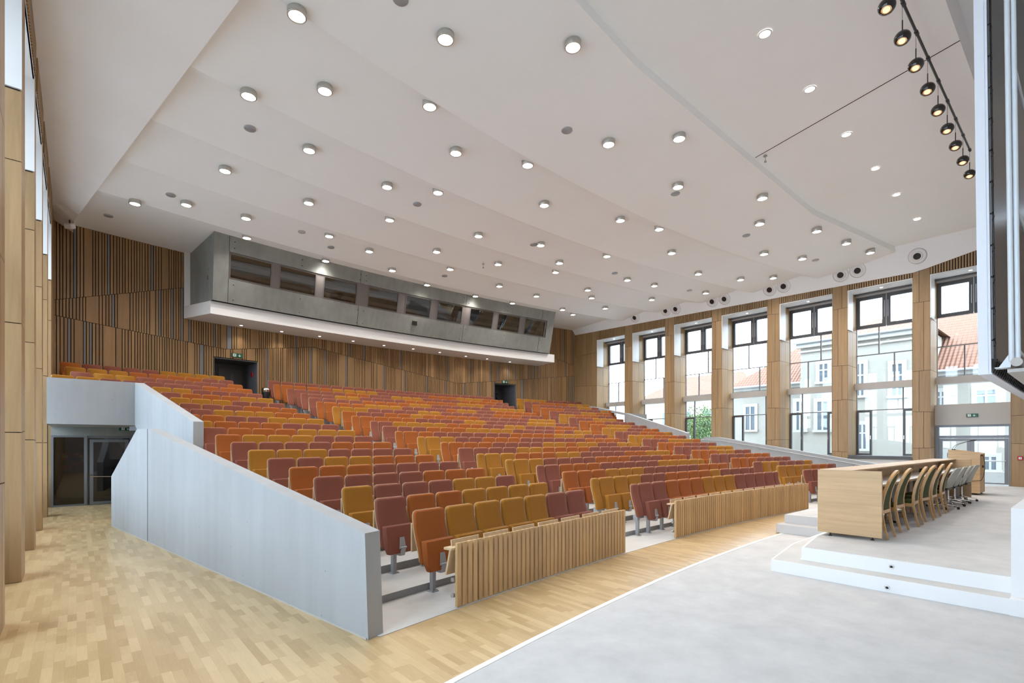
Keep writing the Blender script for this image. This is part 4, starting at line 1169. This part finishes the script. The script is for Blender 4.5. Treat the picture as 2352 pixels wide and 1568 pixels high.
for c, mi in (('M', 0), ('O', 1), ('R', 2)):
    m = MB(); seat_back(m, .252, .042, 0, 1.045, .385, .055, mi, True); seat_back(m, .257, .014, -.016, 1.047, .40, .056, 3, True); cushion(m, mi, True); tablet(m, 3)
    m.box(-.024, .024, .045, .105, 0, .31, 4); parts_[c] = m
for s in rest:
    d, k, blk, j, c, half, th = s; m = parts_[c]
    Mx = Matrix.Translation(arc(th, RK(k), ZF(k))) @ Matrix.Rotation(PI - th, 4, 'Z')
    b0 = len(mm.v); mm.v += [tuple(Mx @ Vector(p)) for p in m.v]; mm.f += [[b0 + i for i in f] for f in m.f]; mm.m += m.m; mm.s += m.s
o = fix_normals(mm.build('distant_seats', ['mustard', 'orange', 'red', 'ply', 'greymet']))
tag(o, 'the small far rows of mustard, orange and brick red seats below the booth', 'auditorium seats', None, 'stuff')

# slatted fronts of the first row
def slat_panel(t0, t1, label, ntab, half0=False):
    R = 50.36; m = MB(); n = int(round((t1 - t0) * R / .092)); zt, zb = .745, .015
    for i in range(n):
        ta = t0 + (t1 - t0) * i / n; tb = ta + .062 / R
        A = [arc(ta, R, zb), arc(tb, R, zb), arc(tb, R, zt), arc(ta, R, zt)]; tm = (ta + tb) / 2
        m.prism(A, (arc(tm, 1) - arc(tm, 0)) * .038)
    o = fix_normals(m.build('slatted_front', 'oak_slat')); tag(o, label, 'slatted panel', 'slatted fronts of the first row')
    m = MB()
    for z in (.14, .60): m.arcbox(t0 + .0002, t1 - .0002, R + .038, R + .05, z, z + .05)
    for i in range(n): pass
    m.build('cross_rail', 'greymet', o)
    q = int((t1 - t0) * R / 1.1)
    for i in range(q + 1):
        t = t0 + .35 / R + (t1 - t0 - .7 / R) * i / q; mt = Matrix.Translation(arc(t, R + .045)) @ Matrix.Rotation(-t, 4, 'Z')
        m = MB(); m.box(-.02, .02, 0, .04, 0, .66, 0, mt); m.box(-.05, .05, 0, .09, 0, .012, 0, mt); m.build('support_post', 'greymet', o)
    m = MB(); m.arcbox(t0 - .055 / R, t1 + .02 / R, R + .045, R + .17, .665, .69); m.build('shelf', 'ply', o)
    for i in range(ntab):
        t = t0 + (t1 - t0) * (i + .5) / ntab; mt = Matrix.Translation(arc(t, R + .055)) @ Matrix.Rotation(-t, 4, 'Z') @ Matrix.Rotation(math.radians(-7), 4, 'X')
        m = MB(); m.bev(-.235, .235, 0, .02, .69, .768, .004, 0, mt); m.build('writing_tablet', 'ply', o)
    for ts, dx in ((t0, -.045),):
        mt = Matrix.Translation(arc(ts, R + .055)) @ Matrix.Rotation(-ts, 4, 'Z')
        m = MB(); m.prism([(dx, .01, .668), (dx, .035, .668), (dx, .105, .38), (dx, .085, .37)], (.34, 0, 0)); m.v[:] = [tuple(mt @ Vector(p)) for p in m.v]; fix_normals(m.build('end_board', 'ply', o))
        m = MB(); m.bev(-.03, 0.03, -.012, .03, .30, .345, .006, 0, mt); m.bev(-.03, 0.03, -.012, .03, .12, .16, .006, 0, mt); m.build('fixing', 'steel', o)
    return o
slat_panel(math.radians(-10.12), math.radians(-5.66), 'slatted oak front of the left seat block, nearest the camera', 7)
slat_panel(math.radians(-3.60), math.radians(4.22), 'long slatted oak front of the middle seat block', 12)
slat_panel(math.radians(5.80), math.radians(10.12), 'slatted oak front of the right seat block, half hidden by the desk', 7)

# ================================================================== STAGE
b = MB()
lowp = [(7.78, -2.98), (7.78, 3.19), (9.26, 3.45), (11.2, 3.50), (11.2, 4.48), (24.88, 4.48), (24.88, -2.99)]
b.prism([(x, y, 0.008) for x, y in lowp], (0, 0, .173))
upp = [(8.10, -2.98), (8.10, 2.89), (9.26, 3.09), (11.5, 3.14), (11.5, 4.42), (24.88, 4.42), (24.88, -2.98)]
b.prism([(x, y, .18) for x, y in upp], (0, 0, .18))
stage = fix_normals(b.build('stage_platform', ['white'])); tag(stage, 'low white stage platform of two steps carrying the long desk', 'stage')
b = MB(); ins = [(8.13, -2.98), (8.13, 2.86), (9.27, 3.06), (11.5, 3.11), (11.5, 4.42), (24.88, 4.42), (24.88, -2.98)]
b.prism([(x, y, .36) for x, y in ins], (0, 0, .006)); fix_normals(b.build('carpet_top', 'carpet', stage))
b = MB(); b.prism([(x, y, .18) for x, y in [(7.80, -2.98), (7.80, 3.17), (9.26, 3.42), (11.2, 3.47), (11.2, 4.46), (24.8, 4.46), (24.8, 4.43), (11.48, 4.43), (11.48, 3.16), (9.24, 3.11), (8.08, 2.91), (8.08, -2.98)]], (0, 0, .004))
fix_normals(b.build('tread', 'lino', stage))
b = MB(); b.box(11.185, 11.2, 3.50, 4.48, .01, .185); b.box(11.485, 11.5, 3.14, 4.435, .185, .366); b.box(11.2, 24.8, 4.48, 4.495, .01, .185); b.box(11.5, 24.8, 4.42, 4.435, .185, .366)
b.box(11.2, 11.485, 3.14, 4.47, .184, .190)
b.build('step_carpet', 'carpet_side', stage)
for i, (x, y, u) in enumerate(((2048, 1301, 8.10), (2038, 1349, 7.78))):
    p = on_u(x, y, u - .002); mt = Matrix.Rotation(-PI / 2, 4, 'Y'); g = MB(); g.lathe([(0.0, .008), (.017, .008), (.017, .014), (.026, .014), (.030, 0)], p, 20, 0, mt); o = g.build('step_light', 'chrome', stage)
    g = MB(); g.disc(p + Vector((-.0095, 0, 0)), .015, 16, 0, mt); g.build('lens', 'black', o)
b = MB(); b.box(7.93, 10.5, -2.98, .67, 0.18, 1.17); b.box(7.765, 10.5, -2.98, .67, 0.0, .185)
tag(b.build('plinth', 'white'), 'tall white plinth at the right edge of the photo beside the stage steps', 'plinth')

# ---- the long desk
ZT = .366
dk = empty('conference_desk', (9.4, 2.65, ZT)); tag(dk, 'long oak conference desk with raised front screen and white worktop on the stage', 'desk')
def part(m, name, mat, par=dk, off=(9.4, 2.65, ZT)):
    m.v = [(x - off[0], y - off[1], z - off[2]) for x, y, z in m.v]; return m.build(name, mat, par)
X0, X1 = 9.38, 18.25
m = MB(); m.bev(X0, X0 + .04, 2.21, 3.10, .425, 1.455, .003); part(m, 'end_panel', 'oak_desk')
m = MB(); m.bev(X1 - .04, X1, 2.30, 3.10, .425, 1.455, .003); part(m, 'end_panel', 'oak_desk')
m = MB(); m.box(X0 + .04, X1 - .04, 3.03, 3.07, .425, 1.43); part(m, 'front_screen', 'oak_desk')
m = MB(); m.bev(X0 + .04, X1 - .04, 2.62, 3.09, 1.43, 1.456, .003); part(m, 'shelf_board', 'oak_desk')
for i in range(9):
    xa = X0 + .05 + i * (X1 - X0 - .1) / 9; m = MB(); m.box(xa + .004, xa + (X1 - X0 - .1) / 9 - .004, 2.985, 3.03, 1.20, 1.43); part(m, 'inner_panel', 'ply')
m = MB(); m.box(X0 + .045, X1 - .045, 2.40, 3.0, 1.165, 1.196, 0); part(m, 'worktop_core', 'oak_desk')
m = MB(); m.box(X0 + .045, X1 - .045, 2.402, 2.99, 1.196, 1.201); part(m, 'worktop_surface', 'white')
for i in range(6):
    xa = X0 + .55 + i * 1.55
    m = MB(); m.box(xa - .03, xa + .03, 2.48, 2.54, .38, 1.165); m.box(xa - .03, xa + .03, 2.42, 2.98, .42, .46); m.box(xa - .03, xa + .03, 2.90, 2.95, .38, 1.165); part(m, 'leg', 'greymet')
for (xa, ya) in ((9.44, 2.93), (9.50, 2.36), (12.2, 2.95), (15.2, 2.95), (18.2, 2.9), (18.2, 2.4)):
    m = MB(); m.lathe([(.028, 0), (.028, .012), (.010, .02), (.010, .045), (.035, .05), (.035, .062)], (xa, ya, ZT), 12); part(m, 'levelling_foot', 'black')
# things on the desk
p = Vector((15.3, 2.76, 1.201)); b = MB()
b.prism([(-.12, -.09, 0), (.12, -.09, 0), (.12, .09, 0), (-.12, .09, 0)], (0, 0, .035)); b.prism([(-.11, -.02, .035), (.11, -.02, .035), (.11, .08, .035), (-.11, .08, .035)], (0, 0, .05)); b.tube([(-.10, -.05, .075), (0, -.05, .095), (.10, -.05, .075)], .022, 8)
tag(b.build('telephone', 'black', loc=p), 'black telephone on the white desk top near its far end', 'telephone')
p = Vector((16.9, 2.8, 1.201)); b = MB(); b.lathe([(.06, 0), (.06, .015), (0, .02)], p, 14)
b.tube([p + Vector(q) for q in ((0, 0, .01), (-.05, -.03, .10), (.0, -.05, .17), (.12, -.06, .20), (.2, -.06, .15))], .006, 6); b.tube([p + Vector(q) for q in ((-.5, .1, .006), (-.2, .0, .006), (0, 0, .006), (.2, .1, .006))], .005, 6)
tag(b.build('desk_microphone', 'black'), 'black gooseneck microphone with cable at the far end of the desk', 'microphone')

# ---- wooden chairs
def wood_chair():
    e = empty('wooden_chair')
    prof = [(0, 0), (.20, .050), (.45, .090), (.60, .082), (.75, .052), (.90, .002), (1.0, -.040), (1.08, -.078)]
    def y(z):
        for (a, x), (c, q) in zip(prof, prof[1:]):
            if z <= c: return x + (q - x) * (z - a) / (c - a)
        return prof[-1][1]
    pts = []; zz = [.42, .55, .68, .78, .86, .92, .97, 1.01, 1.04, 1.058, 1.068]
    def xx(z):
        w = .215 - .048 * min(1, max(0, (z - .45) / .40))
        return w * (math.sqrt(max(0, 1 - ((z - .90) / .172) ** 2)) if z > .90 else 1)
    L_ = [(-xx(z), y(z), z) for z in zz] + [(0, y(1.075), 1.075)] + [(xx(z), y(z), z) for z in zz[::-1]]
    m = MB(); m.bar(L_, .040, .044, 0, (0, 1, 0)); fix_normals(m.build('back_frame', 'chair_wood', e))
    for s in (-1, 1):
        m = MB(); m.bar([(s * .215, y(z), z) for z in (0, .1, .2, .32, .44)], [.026, .03, .034, .036, .038], [.030, .034, .038, .042, .044], 0, (0, 1, 0)); fix_normals(m.build('leg', 'chair_wood', e))
        m = MB(); m.bar([(s * .20, .50, z) for z in (0, .2, .42)], [.026, .03, .036], [.026, .03, .036], 0, (0, 1, 0)); fix_normals(m.build('leg', 'chair_wood', e))
        m = MB(); m.box(s * .215 - .012, s * .215 + .012, .09, .50, .36, .42); m.build('side_rail', 'chair_wood', e)
    m = MB(); m.box(-.20, .20, .066, .10, .40, .455); m.build('rear_rail', 'chair_wood', e)
    m = MB(); m.box(-.20, .20, .47, .50, .36, .42); m.build('front_rail', 'chair_wood', e)
    m = MB(); rows = []
    for z in (.47, .55, .65, .75, .85, .92, .97, 1.01, 1.04):
        w = max(xx(z) - .015, .03); rows.append([Vector((s * w, y(z) + (.012 if abs(s) < .9 else 0), z)) for s in (-1, -.6, 0, .6, 1)])
    m.grid(rows, 0, True); m.grid([[p - Vector((0, .028 if 0 < i < 4 else .012, 0)) for i, p in enumerate(r_)] for r_ in rows], 0, True); m.build('back_upholstery', 'green', e)
    m = MB(); m.bev(-.21, .21, .10, .52, .42, .475, .02); m.build('seat', 'green', e)
    return e
WC = [(9.93, 2.21), (10.88, 2.23), (11.85, 2.19), (12.66, 2.20), (13.50, 2.21), (14.46, 2.22)]
proto = None
for i, (x, y) in enumerate(WC):
    if proto is None: proto = wood_chair(); o = proto
    else: o = copy_tree(proto)
    o.location = (x, y, ZT); o.rotation_euler = (0, 0, math.radians([0, -2, 3, -5, 0, 2][i]))
    tag(o, 'bent beech chair with green upholstery at the desk, ' + ['closest to the camera', 'second from the camera', 'third from the camera', 'fourth from the camera', 'fifth from the camera', 'beside the first grey office chair'][i], 'chair', 'wooden chairs at the stage desk')
def office_chair():
    e = empty('office_chair')
    m = MB(); rows = []
    for i, (z, yy, w) in enumerate(((.46, .16, .16), (.50, .08, .20), (.60, .035, .225), (.72, .0, .23), (.84, -.05, .215), (.92, -.09, .19), (.955, -.107, .14))):
        rows.append([Vector((s * w, yy + .05 * s * s, z)) for s in (-1, -.7, -.35, 0, .35, .7, 1)])
    m.grid(rows, 0, True); m.grid([[p + Vector((0, .030, 0)) for p in r_] for r_ in rows], 0, True)
    for j in range(len(rows) - 1):
        for k_ in (0, 6):
            a_, c_ = rows[j][k_], rows[j + 1][k_]; d_ = Vector((0, .030, 0)); m.add([a_, c_, c_ + d_, a_ + d_], [(0, 1, 2, 3)], 0)
    r_ = rows[-1]; d_ = Vector((0, .03, 0)); m.add(r_ + [p + d_ for p in r_], [(i, i + 1, i + 8, i + 7) for i in range(6)], 0)
    m.build('backrest', 'chair_grey', e)
    m = MB(); m.bev(-.22, .22, .10, .54, .44, .49, .02); m.build('seat', 'black', e)
    m = MB(); m.tube([(0, .26, .10), (0, .26, .44)], .022, 10); m.build('gas_lift', 'chrome', e)
    for s in (-1, 1):
        m = MB(); m.tube([(s * .20, .15, .46), (s * .27, .16, .50), (s * .28, .12, .66), (s * .27, .20, .68), (s * .27, .36, .68)], .012, 8); m.build('armrest', 'chrome', e)
    m = MB(); m.lathe([(.04, 0), (.04, .06), (.028, .07)], (0, .26, .08), 14); m.build('hub', 'chrome', e)
    for i in range(5):
        a_ = -PI / 2 + .25 + i * 2 * PI / 5; d = Vector((math.cos(a_), math.sin(a_), 0))
        m = MB(); m.bar([Vector((0, .26, .115)) + d * .03, Vector((0, .26, .095)) + d * .16, Vector((0, .26, .072)) + d * .30], [.045, .035, .025], [.03, .025, .018], 0, d.cross(Vector((0, 0, 1)))); l = m.build('base_arm', 'chrome', e)
        m = MB(); c = Vector((0, .26, .030)) + d * .30; q = d.cross(Vector((0, 0, 1))); mt = Vector((0, 0, 1)).rotation_difference(q).to_matrix().to_4x4()
        for t in (-.02, .008): m.lathe([(0, t), (.029, t), (.029, t + .014), (0, t + .014)], c, 14, 0, mt)
        m.bar([c + Vector((0, 0, -.005)), c + Vector((0, 0, .04))], .03, .02); m.build('caster', 'black', l)
    return e
proto = None
for i, (x, y, r_) in enumerate(((15.30, 2.20, -4), (16.12, 2.20, 3), (16.95, 2.20, 8), (17.78, 2.18, -3))):
    if proto is None: proto = office_chair(); o = proto
    else: o = copy_tree(proto)
    o.location = (x, y, ZT); o.rotation_euler = (0, 0, math.radians(r_))
    tag(o, 'pale grey office chair on casters at the desk, ' + ['beside the last wooden chair', 'second from the wooden chairs', 'third from the wooden chairs', 'nearest the lectern'][i], 'office chair', 'grey office chairs at the stage desk')

# ---- lectern
lc = empty('lectern', (20.4, 2.7, ZT)); tag(lc, 'oak lectern with sloping top and two gooseneck microphones before the exit door', 'lectern')
def lp(m, name, mat): m.v = [(x - 20.4, y - 2.7, z - ZT) for x, y, z in m.v]; return fix_normals(m.build(name, mat, lc))
m = MB(); m.prism([(19.96, 2.33, .42), (19.96, 3.05, .42), (19.96, 3.05, 1.70), (19.96, 2.33, 1.585)], (.04, 0, 0)); lp(m, 'side_panel', 'oak_desk')
m = MB(); m.prism([(20.83, 2.33, .42), (20.83, 3.05, .42), (20.83, 3.05, 1.70), (20.83, 2.33, 1.585)], (.04, 0, 0)); lp(m, 'side_panel', 'oak_desk')
m = MB(); m.box(20.0, 20.83, 3.01, 3.05, .42, 1.69); lp(m, 'front_panel', 'oak_desk')
m = MB(); m.box(20.0, 20.83, 2.335, 2.36, .42, 1.50); lp(m, 'back_panel', 'oak_desk')
m = MB(); m.prism([(20.0, 2.35, 1.54), (20.0, 3.01, 1.645), (20.0, 3.01, 1.665), (20.0, 2.35, 1.56)], (.83, 0, 0)); lp(m, 'top_board', 'oak_desk')
for (xa, ya) in ((20.0, 2.4), (20.0, 2.98), (20.8, 2.4), (20.8, 2.98)):
    m = MB(); m.lathe([(.03, 0), (.03, .02), (.012, .025), (.012, .056)], (xa, ya, ZT), 10); lp(m, 'foot', 'black')
for i, (dx, dy) in enumerate(((.02, 0), (.22, -.02))):
    m = MB(); p = Vector((20.04 + dx, 2.96 + dy, 1.67))
    pts = [p + Vector(q) for q in ((0, 0, 0), (.005, -.005, .06), (.03, -.03, .12), (.10, -.09, .18), (.22, -.22, .24), (.33, -.36, .29))]
    m.lathe([(.02, 0), (.02, .03), (.008, .04)], p, 10); m.tube(pts, .006, 6); m.tube([pts[-1], pts[-1] + Vector((.07, -.08, .02))], .014, 8)
    m.v = [(x - 20.4, y - 2.7, z - ZT) for x, y, z in m.v]; m.build('microphone', 'black', lc)
m = MB(); m.tube([(20.10, 2.325, 1.56), (20.30, 2.30, 1.50), (20.52, 2.29, 1.30), (20.52, 2.29, 1.10), (20.30, 2.30, .90), (19.93, 2.30, .80), (19.93, 2.6, .76)], .007, 6); m.bev(20.35, 20.45, 2.30, 2.33, 1.16, 1.23, .004); lp(m, 'cable', 'black')

# ================================================================== PROJECTION SCREEN
sx0, sx1, sv = 7.2, 17.1, .855
zb_ = on_u(2247, 861, 7.2).z; zt_ = 12.0
scr = empty('projection_screen', (sx0, sv, zb_)); tag(scr, 'huge white projection screen seen edge-on at the right edge, laced to a pipe frame', 'projection screen')
scr.rotation_euler = (math.radians(-.55), 0, 0)
m = MB(); Hh = zt_ - zb_
m.box(0, sx1 - sx0, -.012, 0, 0, Hh); m.box(0, .012, -.078, -.012, 0, Hh); m.box(.010, .018, -.100, -.070, 0, Hh); m.box(.012, sx1 - sx0, -.105, -.012, 0, .012)
m.build('screen_cloth', 'screen', scr)
m = MB(); m.box(.035, sx1 - sx0, -.115, -.05, .16, Hh); m.build('backing_panel', 'screen_back', scr)
m = MB()
for i in range(30):
    z = .35 + i * .33; m.tube([(.02, -.108, z), (.035, -.125, z + .02), (.06, -.13, z - .03), (.04, -.12, z - .06)], .006, 5); m.tube([(.03, -.11, z), (.16, -.12, z + .04)], .003, 4)
for i in range(60):
    x = .10 + i * .16; m.tube([(x, -.108, .02), (x + .05, -.13, .10), (x + .08, -.13, .17)], .005, 5); m.tube([(x + .16, -.108, .02), (x + .08, -.13, .17)], .003, 4)
m.tube([(.16, -.125, .15), (sx1 - sx0, -.125, .15)], .010, 6); m.tube([(.05, -.125, .15), (.05, -.125, Hh)], .008, 6)
m.build('lacing', 'black', scr, )['kind'] = 'stuff'
m = MB(); m.prism([(.06, -.12, .06), (.20, -.12, .06), (.20, -.24, .06), (.06, -.24, .06)], (0, 0, .01)); m.prism([(.08, -.15, .07), (.08, -.24, .07), (.08, -.24, .22)], (.006, 0, 0)); m.build('corner_plate', 'pipe', scr)
m = MB()
for x, y in ((.03, -.25), (.06, -.294)): m.tube([(x, y, .12), (x, y, Hh)], .022, 14)
fix_normals(m.build('frame_pipe', 'pipe', scr))
m = MB()
for z in (.22, 1.67, 3.1, 4.5, 6.0): m.tube([(.06, -.30, z), (sx1 - sx0, -.30, z)], .014, 10)
m.tube([(.3, -.42, 1.2), (.12, -.42, 6.5)], .02, 10); m.build('cross_pipe', 'pipe', scr)
m = MB(); m.tube([(-.02, -.29, .10), (sx1 - sx0, -.29, .10)], .045, 16); m.box(.0, sx1 - sx0, -.40, -.22, .0, .035); m.build('bottom_roller', 'beam', scr)

# ================================================================== OUTSIDE
b = MB(); b.box(26.6, 90, -60, 90, -.6, -.35); b.box(-60, -2.3, -60, 90, -.6, -.35); g_ = b.build('street_ground', 'grass'); struct(g_)
bld = empty('building', (38, 2, -.35)); tag(bld, 'pale rendered house with red tiled roof seen through the right windows', 'building')
def bp(m, name, mat, par=bld): m.v = [(x - 38, y - 2, z + .35) for x, y, z in m.v]; return fix_normals(m.build(name, mat, par))
m = MB(); m.box(38, 47, -16, 18.3, -.35, 6.0); m.box(36, 40, 6.4, 12.9, -.35, 8.3); bp(m, 'wall', 'facade')
m = MB(); m.box(37.7, 38, -16, 18.4, 5.75, 6.05); m.box(35.75, 36, 6.2, 13.1, 8.05, 8.4); m.box(35.85, 36, 6.3, 13.0, 7.75, 7.85); bp(m, 'cornice', 'facade_trim')
m = MB(); e0, rz_ = 37.5, 10.2
A = [(e0, -16, 6.0), (e0, 18.6, 6.0), (48, 18.6, 6.0), (48, -16, 6.0), (43.2, -16, rz_), (43.2, 14.0, rz_)]
m.add(A, [(0, 1, 5, 4), (1, 2, 5), (2, 3, 4, 5), (3, 0, 4)]); bp(m, 'roof', 'roof')
m = MB(); A = [(35.6, 6.1, 8.38), (35.6, 13.2, 8.38), (42.0, 13.2, 8.38), (42.0, 6.1, 8.38), (38.6, 9.3, 9.75)]
m.add(A, [(0, 1, 4), (1, 2, 4), (2, 3, 4), (3, 0, 4)]); bp(m, 'wing_roof', 'roof')
m = MB(); m.tube([(35.6, 6.1, 8.36), (35.6, 13.2, 8.36)], .07, 8); m.tube([(37.45, -16, 6.0), (37.45, 6.3, 6.0)], .07, 8); m.tube([(37.45, 13.1, 6.0), (37.45, 18.6, 6.0)], .07, 8); m.tube([(37.6, 13.3, 6.0), (37.6, 13.3, 4.8), (37.9, 13.3, 4.2), (37.9, 13.3, -.3)], .06, 8); bp(m, 'gutter', 'steel')
pane = plain('outside_pane', (.10, .12, .14), .15)
WN = [(1968, 1984, 836, 908, 36), (1973, 1989, 975, 1030, 36), (1883, 1901, 836, 876, 36), (1878, 1901, 922, 987, 36), (1713.5, 1733.6, 934, 987, 38), (2154, 2168, 900, 935, 38),
      (2244, 2287, 896, 932, 38), (2261, 2288, 1049, 1078, 38), (1830, 1846, 922, 987, 36), (2050, 2072, 836, 908, 36), (2175, 2195, 1040, 1078, 38)]
for x0, x1, y0, y1, u in WN:
    p, q = on_u(x0, (y0 + y1) / 2, u), on_u(x1, (y0 + y1) / 2, u); zt1 = on_u((x0 + x1) / 2, y0, u).z; zb1 = on_u((x0 + x1) / 2, y1, u).z
    v0, v1 = min(p.y, q.y), max(p.y, q.y); m = MB()
    m.box(u - .06, u, v0 - .22, v0, zb1, zt1 + .22); m.box(u - .06, u, v1, v1 + .22, zb1, zt1 + .22); m.box(u - .06, u, v0, v1, zt1, zt1 + .22); m.box(u - .16, u, v0 - .26, v1 + .26, zb1 - .14, zb1)
    m.box(u - .05, u, (v0 + v1) / 2 - .05, (v0 + v1) / 2 + .05, zb1, zt1); m.box(u - .045, u, v0, v1, zb1 + (zt1 - zb1) * .62, zb1 + (zt1 - zb1) * .62 + .09); o = bp(m, 'window', 'facade_trim')
    m = MB(); m.box(u - .02, u - .005, v0, v1, zb1, zt1); bp(m, 'pane', pane, o)
    o.matrix_parent_inverse = Matrix()
for o in bld.children:
    for ch in o.children: pass
m = MB()
sl = (rz_ - 6.0) / (43.2 - e0)
for (v0, v1, ua, ub) in ((3.4, 4.6, 39.6, 41.0), (1.6, 2.8, 39.6, 41.0)):
    m.prism([(ua, v0, 6.0 + (ua - e0) * sl + .05), (ua, v1, 6.0 + (ua - e0) * sl + .05), (ub, v1, 6.0 + (ub - e0) * sl + .05), (ub, v0, 6.0 + (ub - e0) * sl + .05)], (-.03, 0, .08))
bp(m, 'skylight', 'white')
far = empty('building', (52, 28, -.35)); tag(far, 'distant pale house with red roof beyond the tree, through the third far window', 'building')
def fp(m, name, mat): m.v = [(x - 52, y - 28, z + .35) for x, y, z in m.v]; return fix_normals(m.build(name, mat, far))
m = MB(); m.box(52, 60, 23, 36, -.35, 7.2); fp(m, 'wall', 'facade'); m = MB(); m.add([(51.4, 22.5, 7.1), (51.4, 36.5, 7.1), (60.5, 36.5, 7.1), (60.5, 22.5, 7.1), (56, 26, 9.8), (56, 33, 9.8)], [(0, 1, 5, 4), (1, 2, 5), (2, 3, 4, 5), (3, 0, 4)]); fp(m, 'roof', 'roof')
m = MB()
for v in (25, 27.5, 30, 32.5): m.box(51.95, 52.0, v, v + 1.0, 3.2, 5.4)
fp(m, 'window', pane)
# tree
tr = empty('tree', (32.5, 17.9, -.35)); tag(tr, 'leafy green tree outside the third right window from the far end', 'tree')
m = MB(); m.tube([(0, 0, 0), (.05, .02, 1.4), (0, .1, 2.6)], [.16, .13, .08], 10)
for a_ in range(5): m.tube([(0, .05, 1.8), (math.cos(a_ * 1.3) * .7, math.sin(a_ * 1.3) * .7, 3.0 + .2 * a_)], [.06, .02], 6)
m.build('trunk', 'bark', tr)
m = MB(); rn = random.Random(4)
for i in range(5600):
    a_, ph, r_ = rn.uniform(0, 2 * PI), math.acos(rn.uniform(-1, 1)), rn.random() ** .4
    lump = 1 + .25 * math.sin(3 * a_ + 2) * math.sin(4 * ph)
    c = Vector((math.cos(a_) * math.sin(ph) * 1.35 * r_ * lump, math.sin(a_) * math.sin(ph) * 1.5 * r_ * lump, 3.0 + math.cos(ph) * 1.55 * r_ * lump))
    n = Vector((rn.gauss(0, 1), rn.gauss(0, 1), rn.gauss(0, 1) + .5)).normalized(); t = n.orthogonal().normalized() * rn.uniform(.05, .09); s_ = n.cross(t)
    m.add([c - t, c - s_ * .6, c + t, c + s_ * .6], [(0, 1, 2, 3)])
m.build('foliage', 'leaf', tr)
b = MB(); b.box(30.5, 30.8, -6, 6.5, -.35, .62); tag(b.build('garden_wall', 'facade_trim'), 'low pale wall outside, seen through the glazed exit door', 'wall')
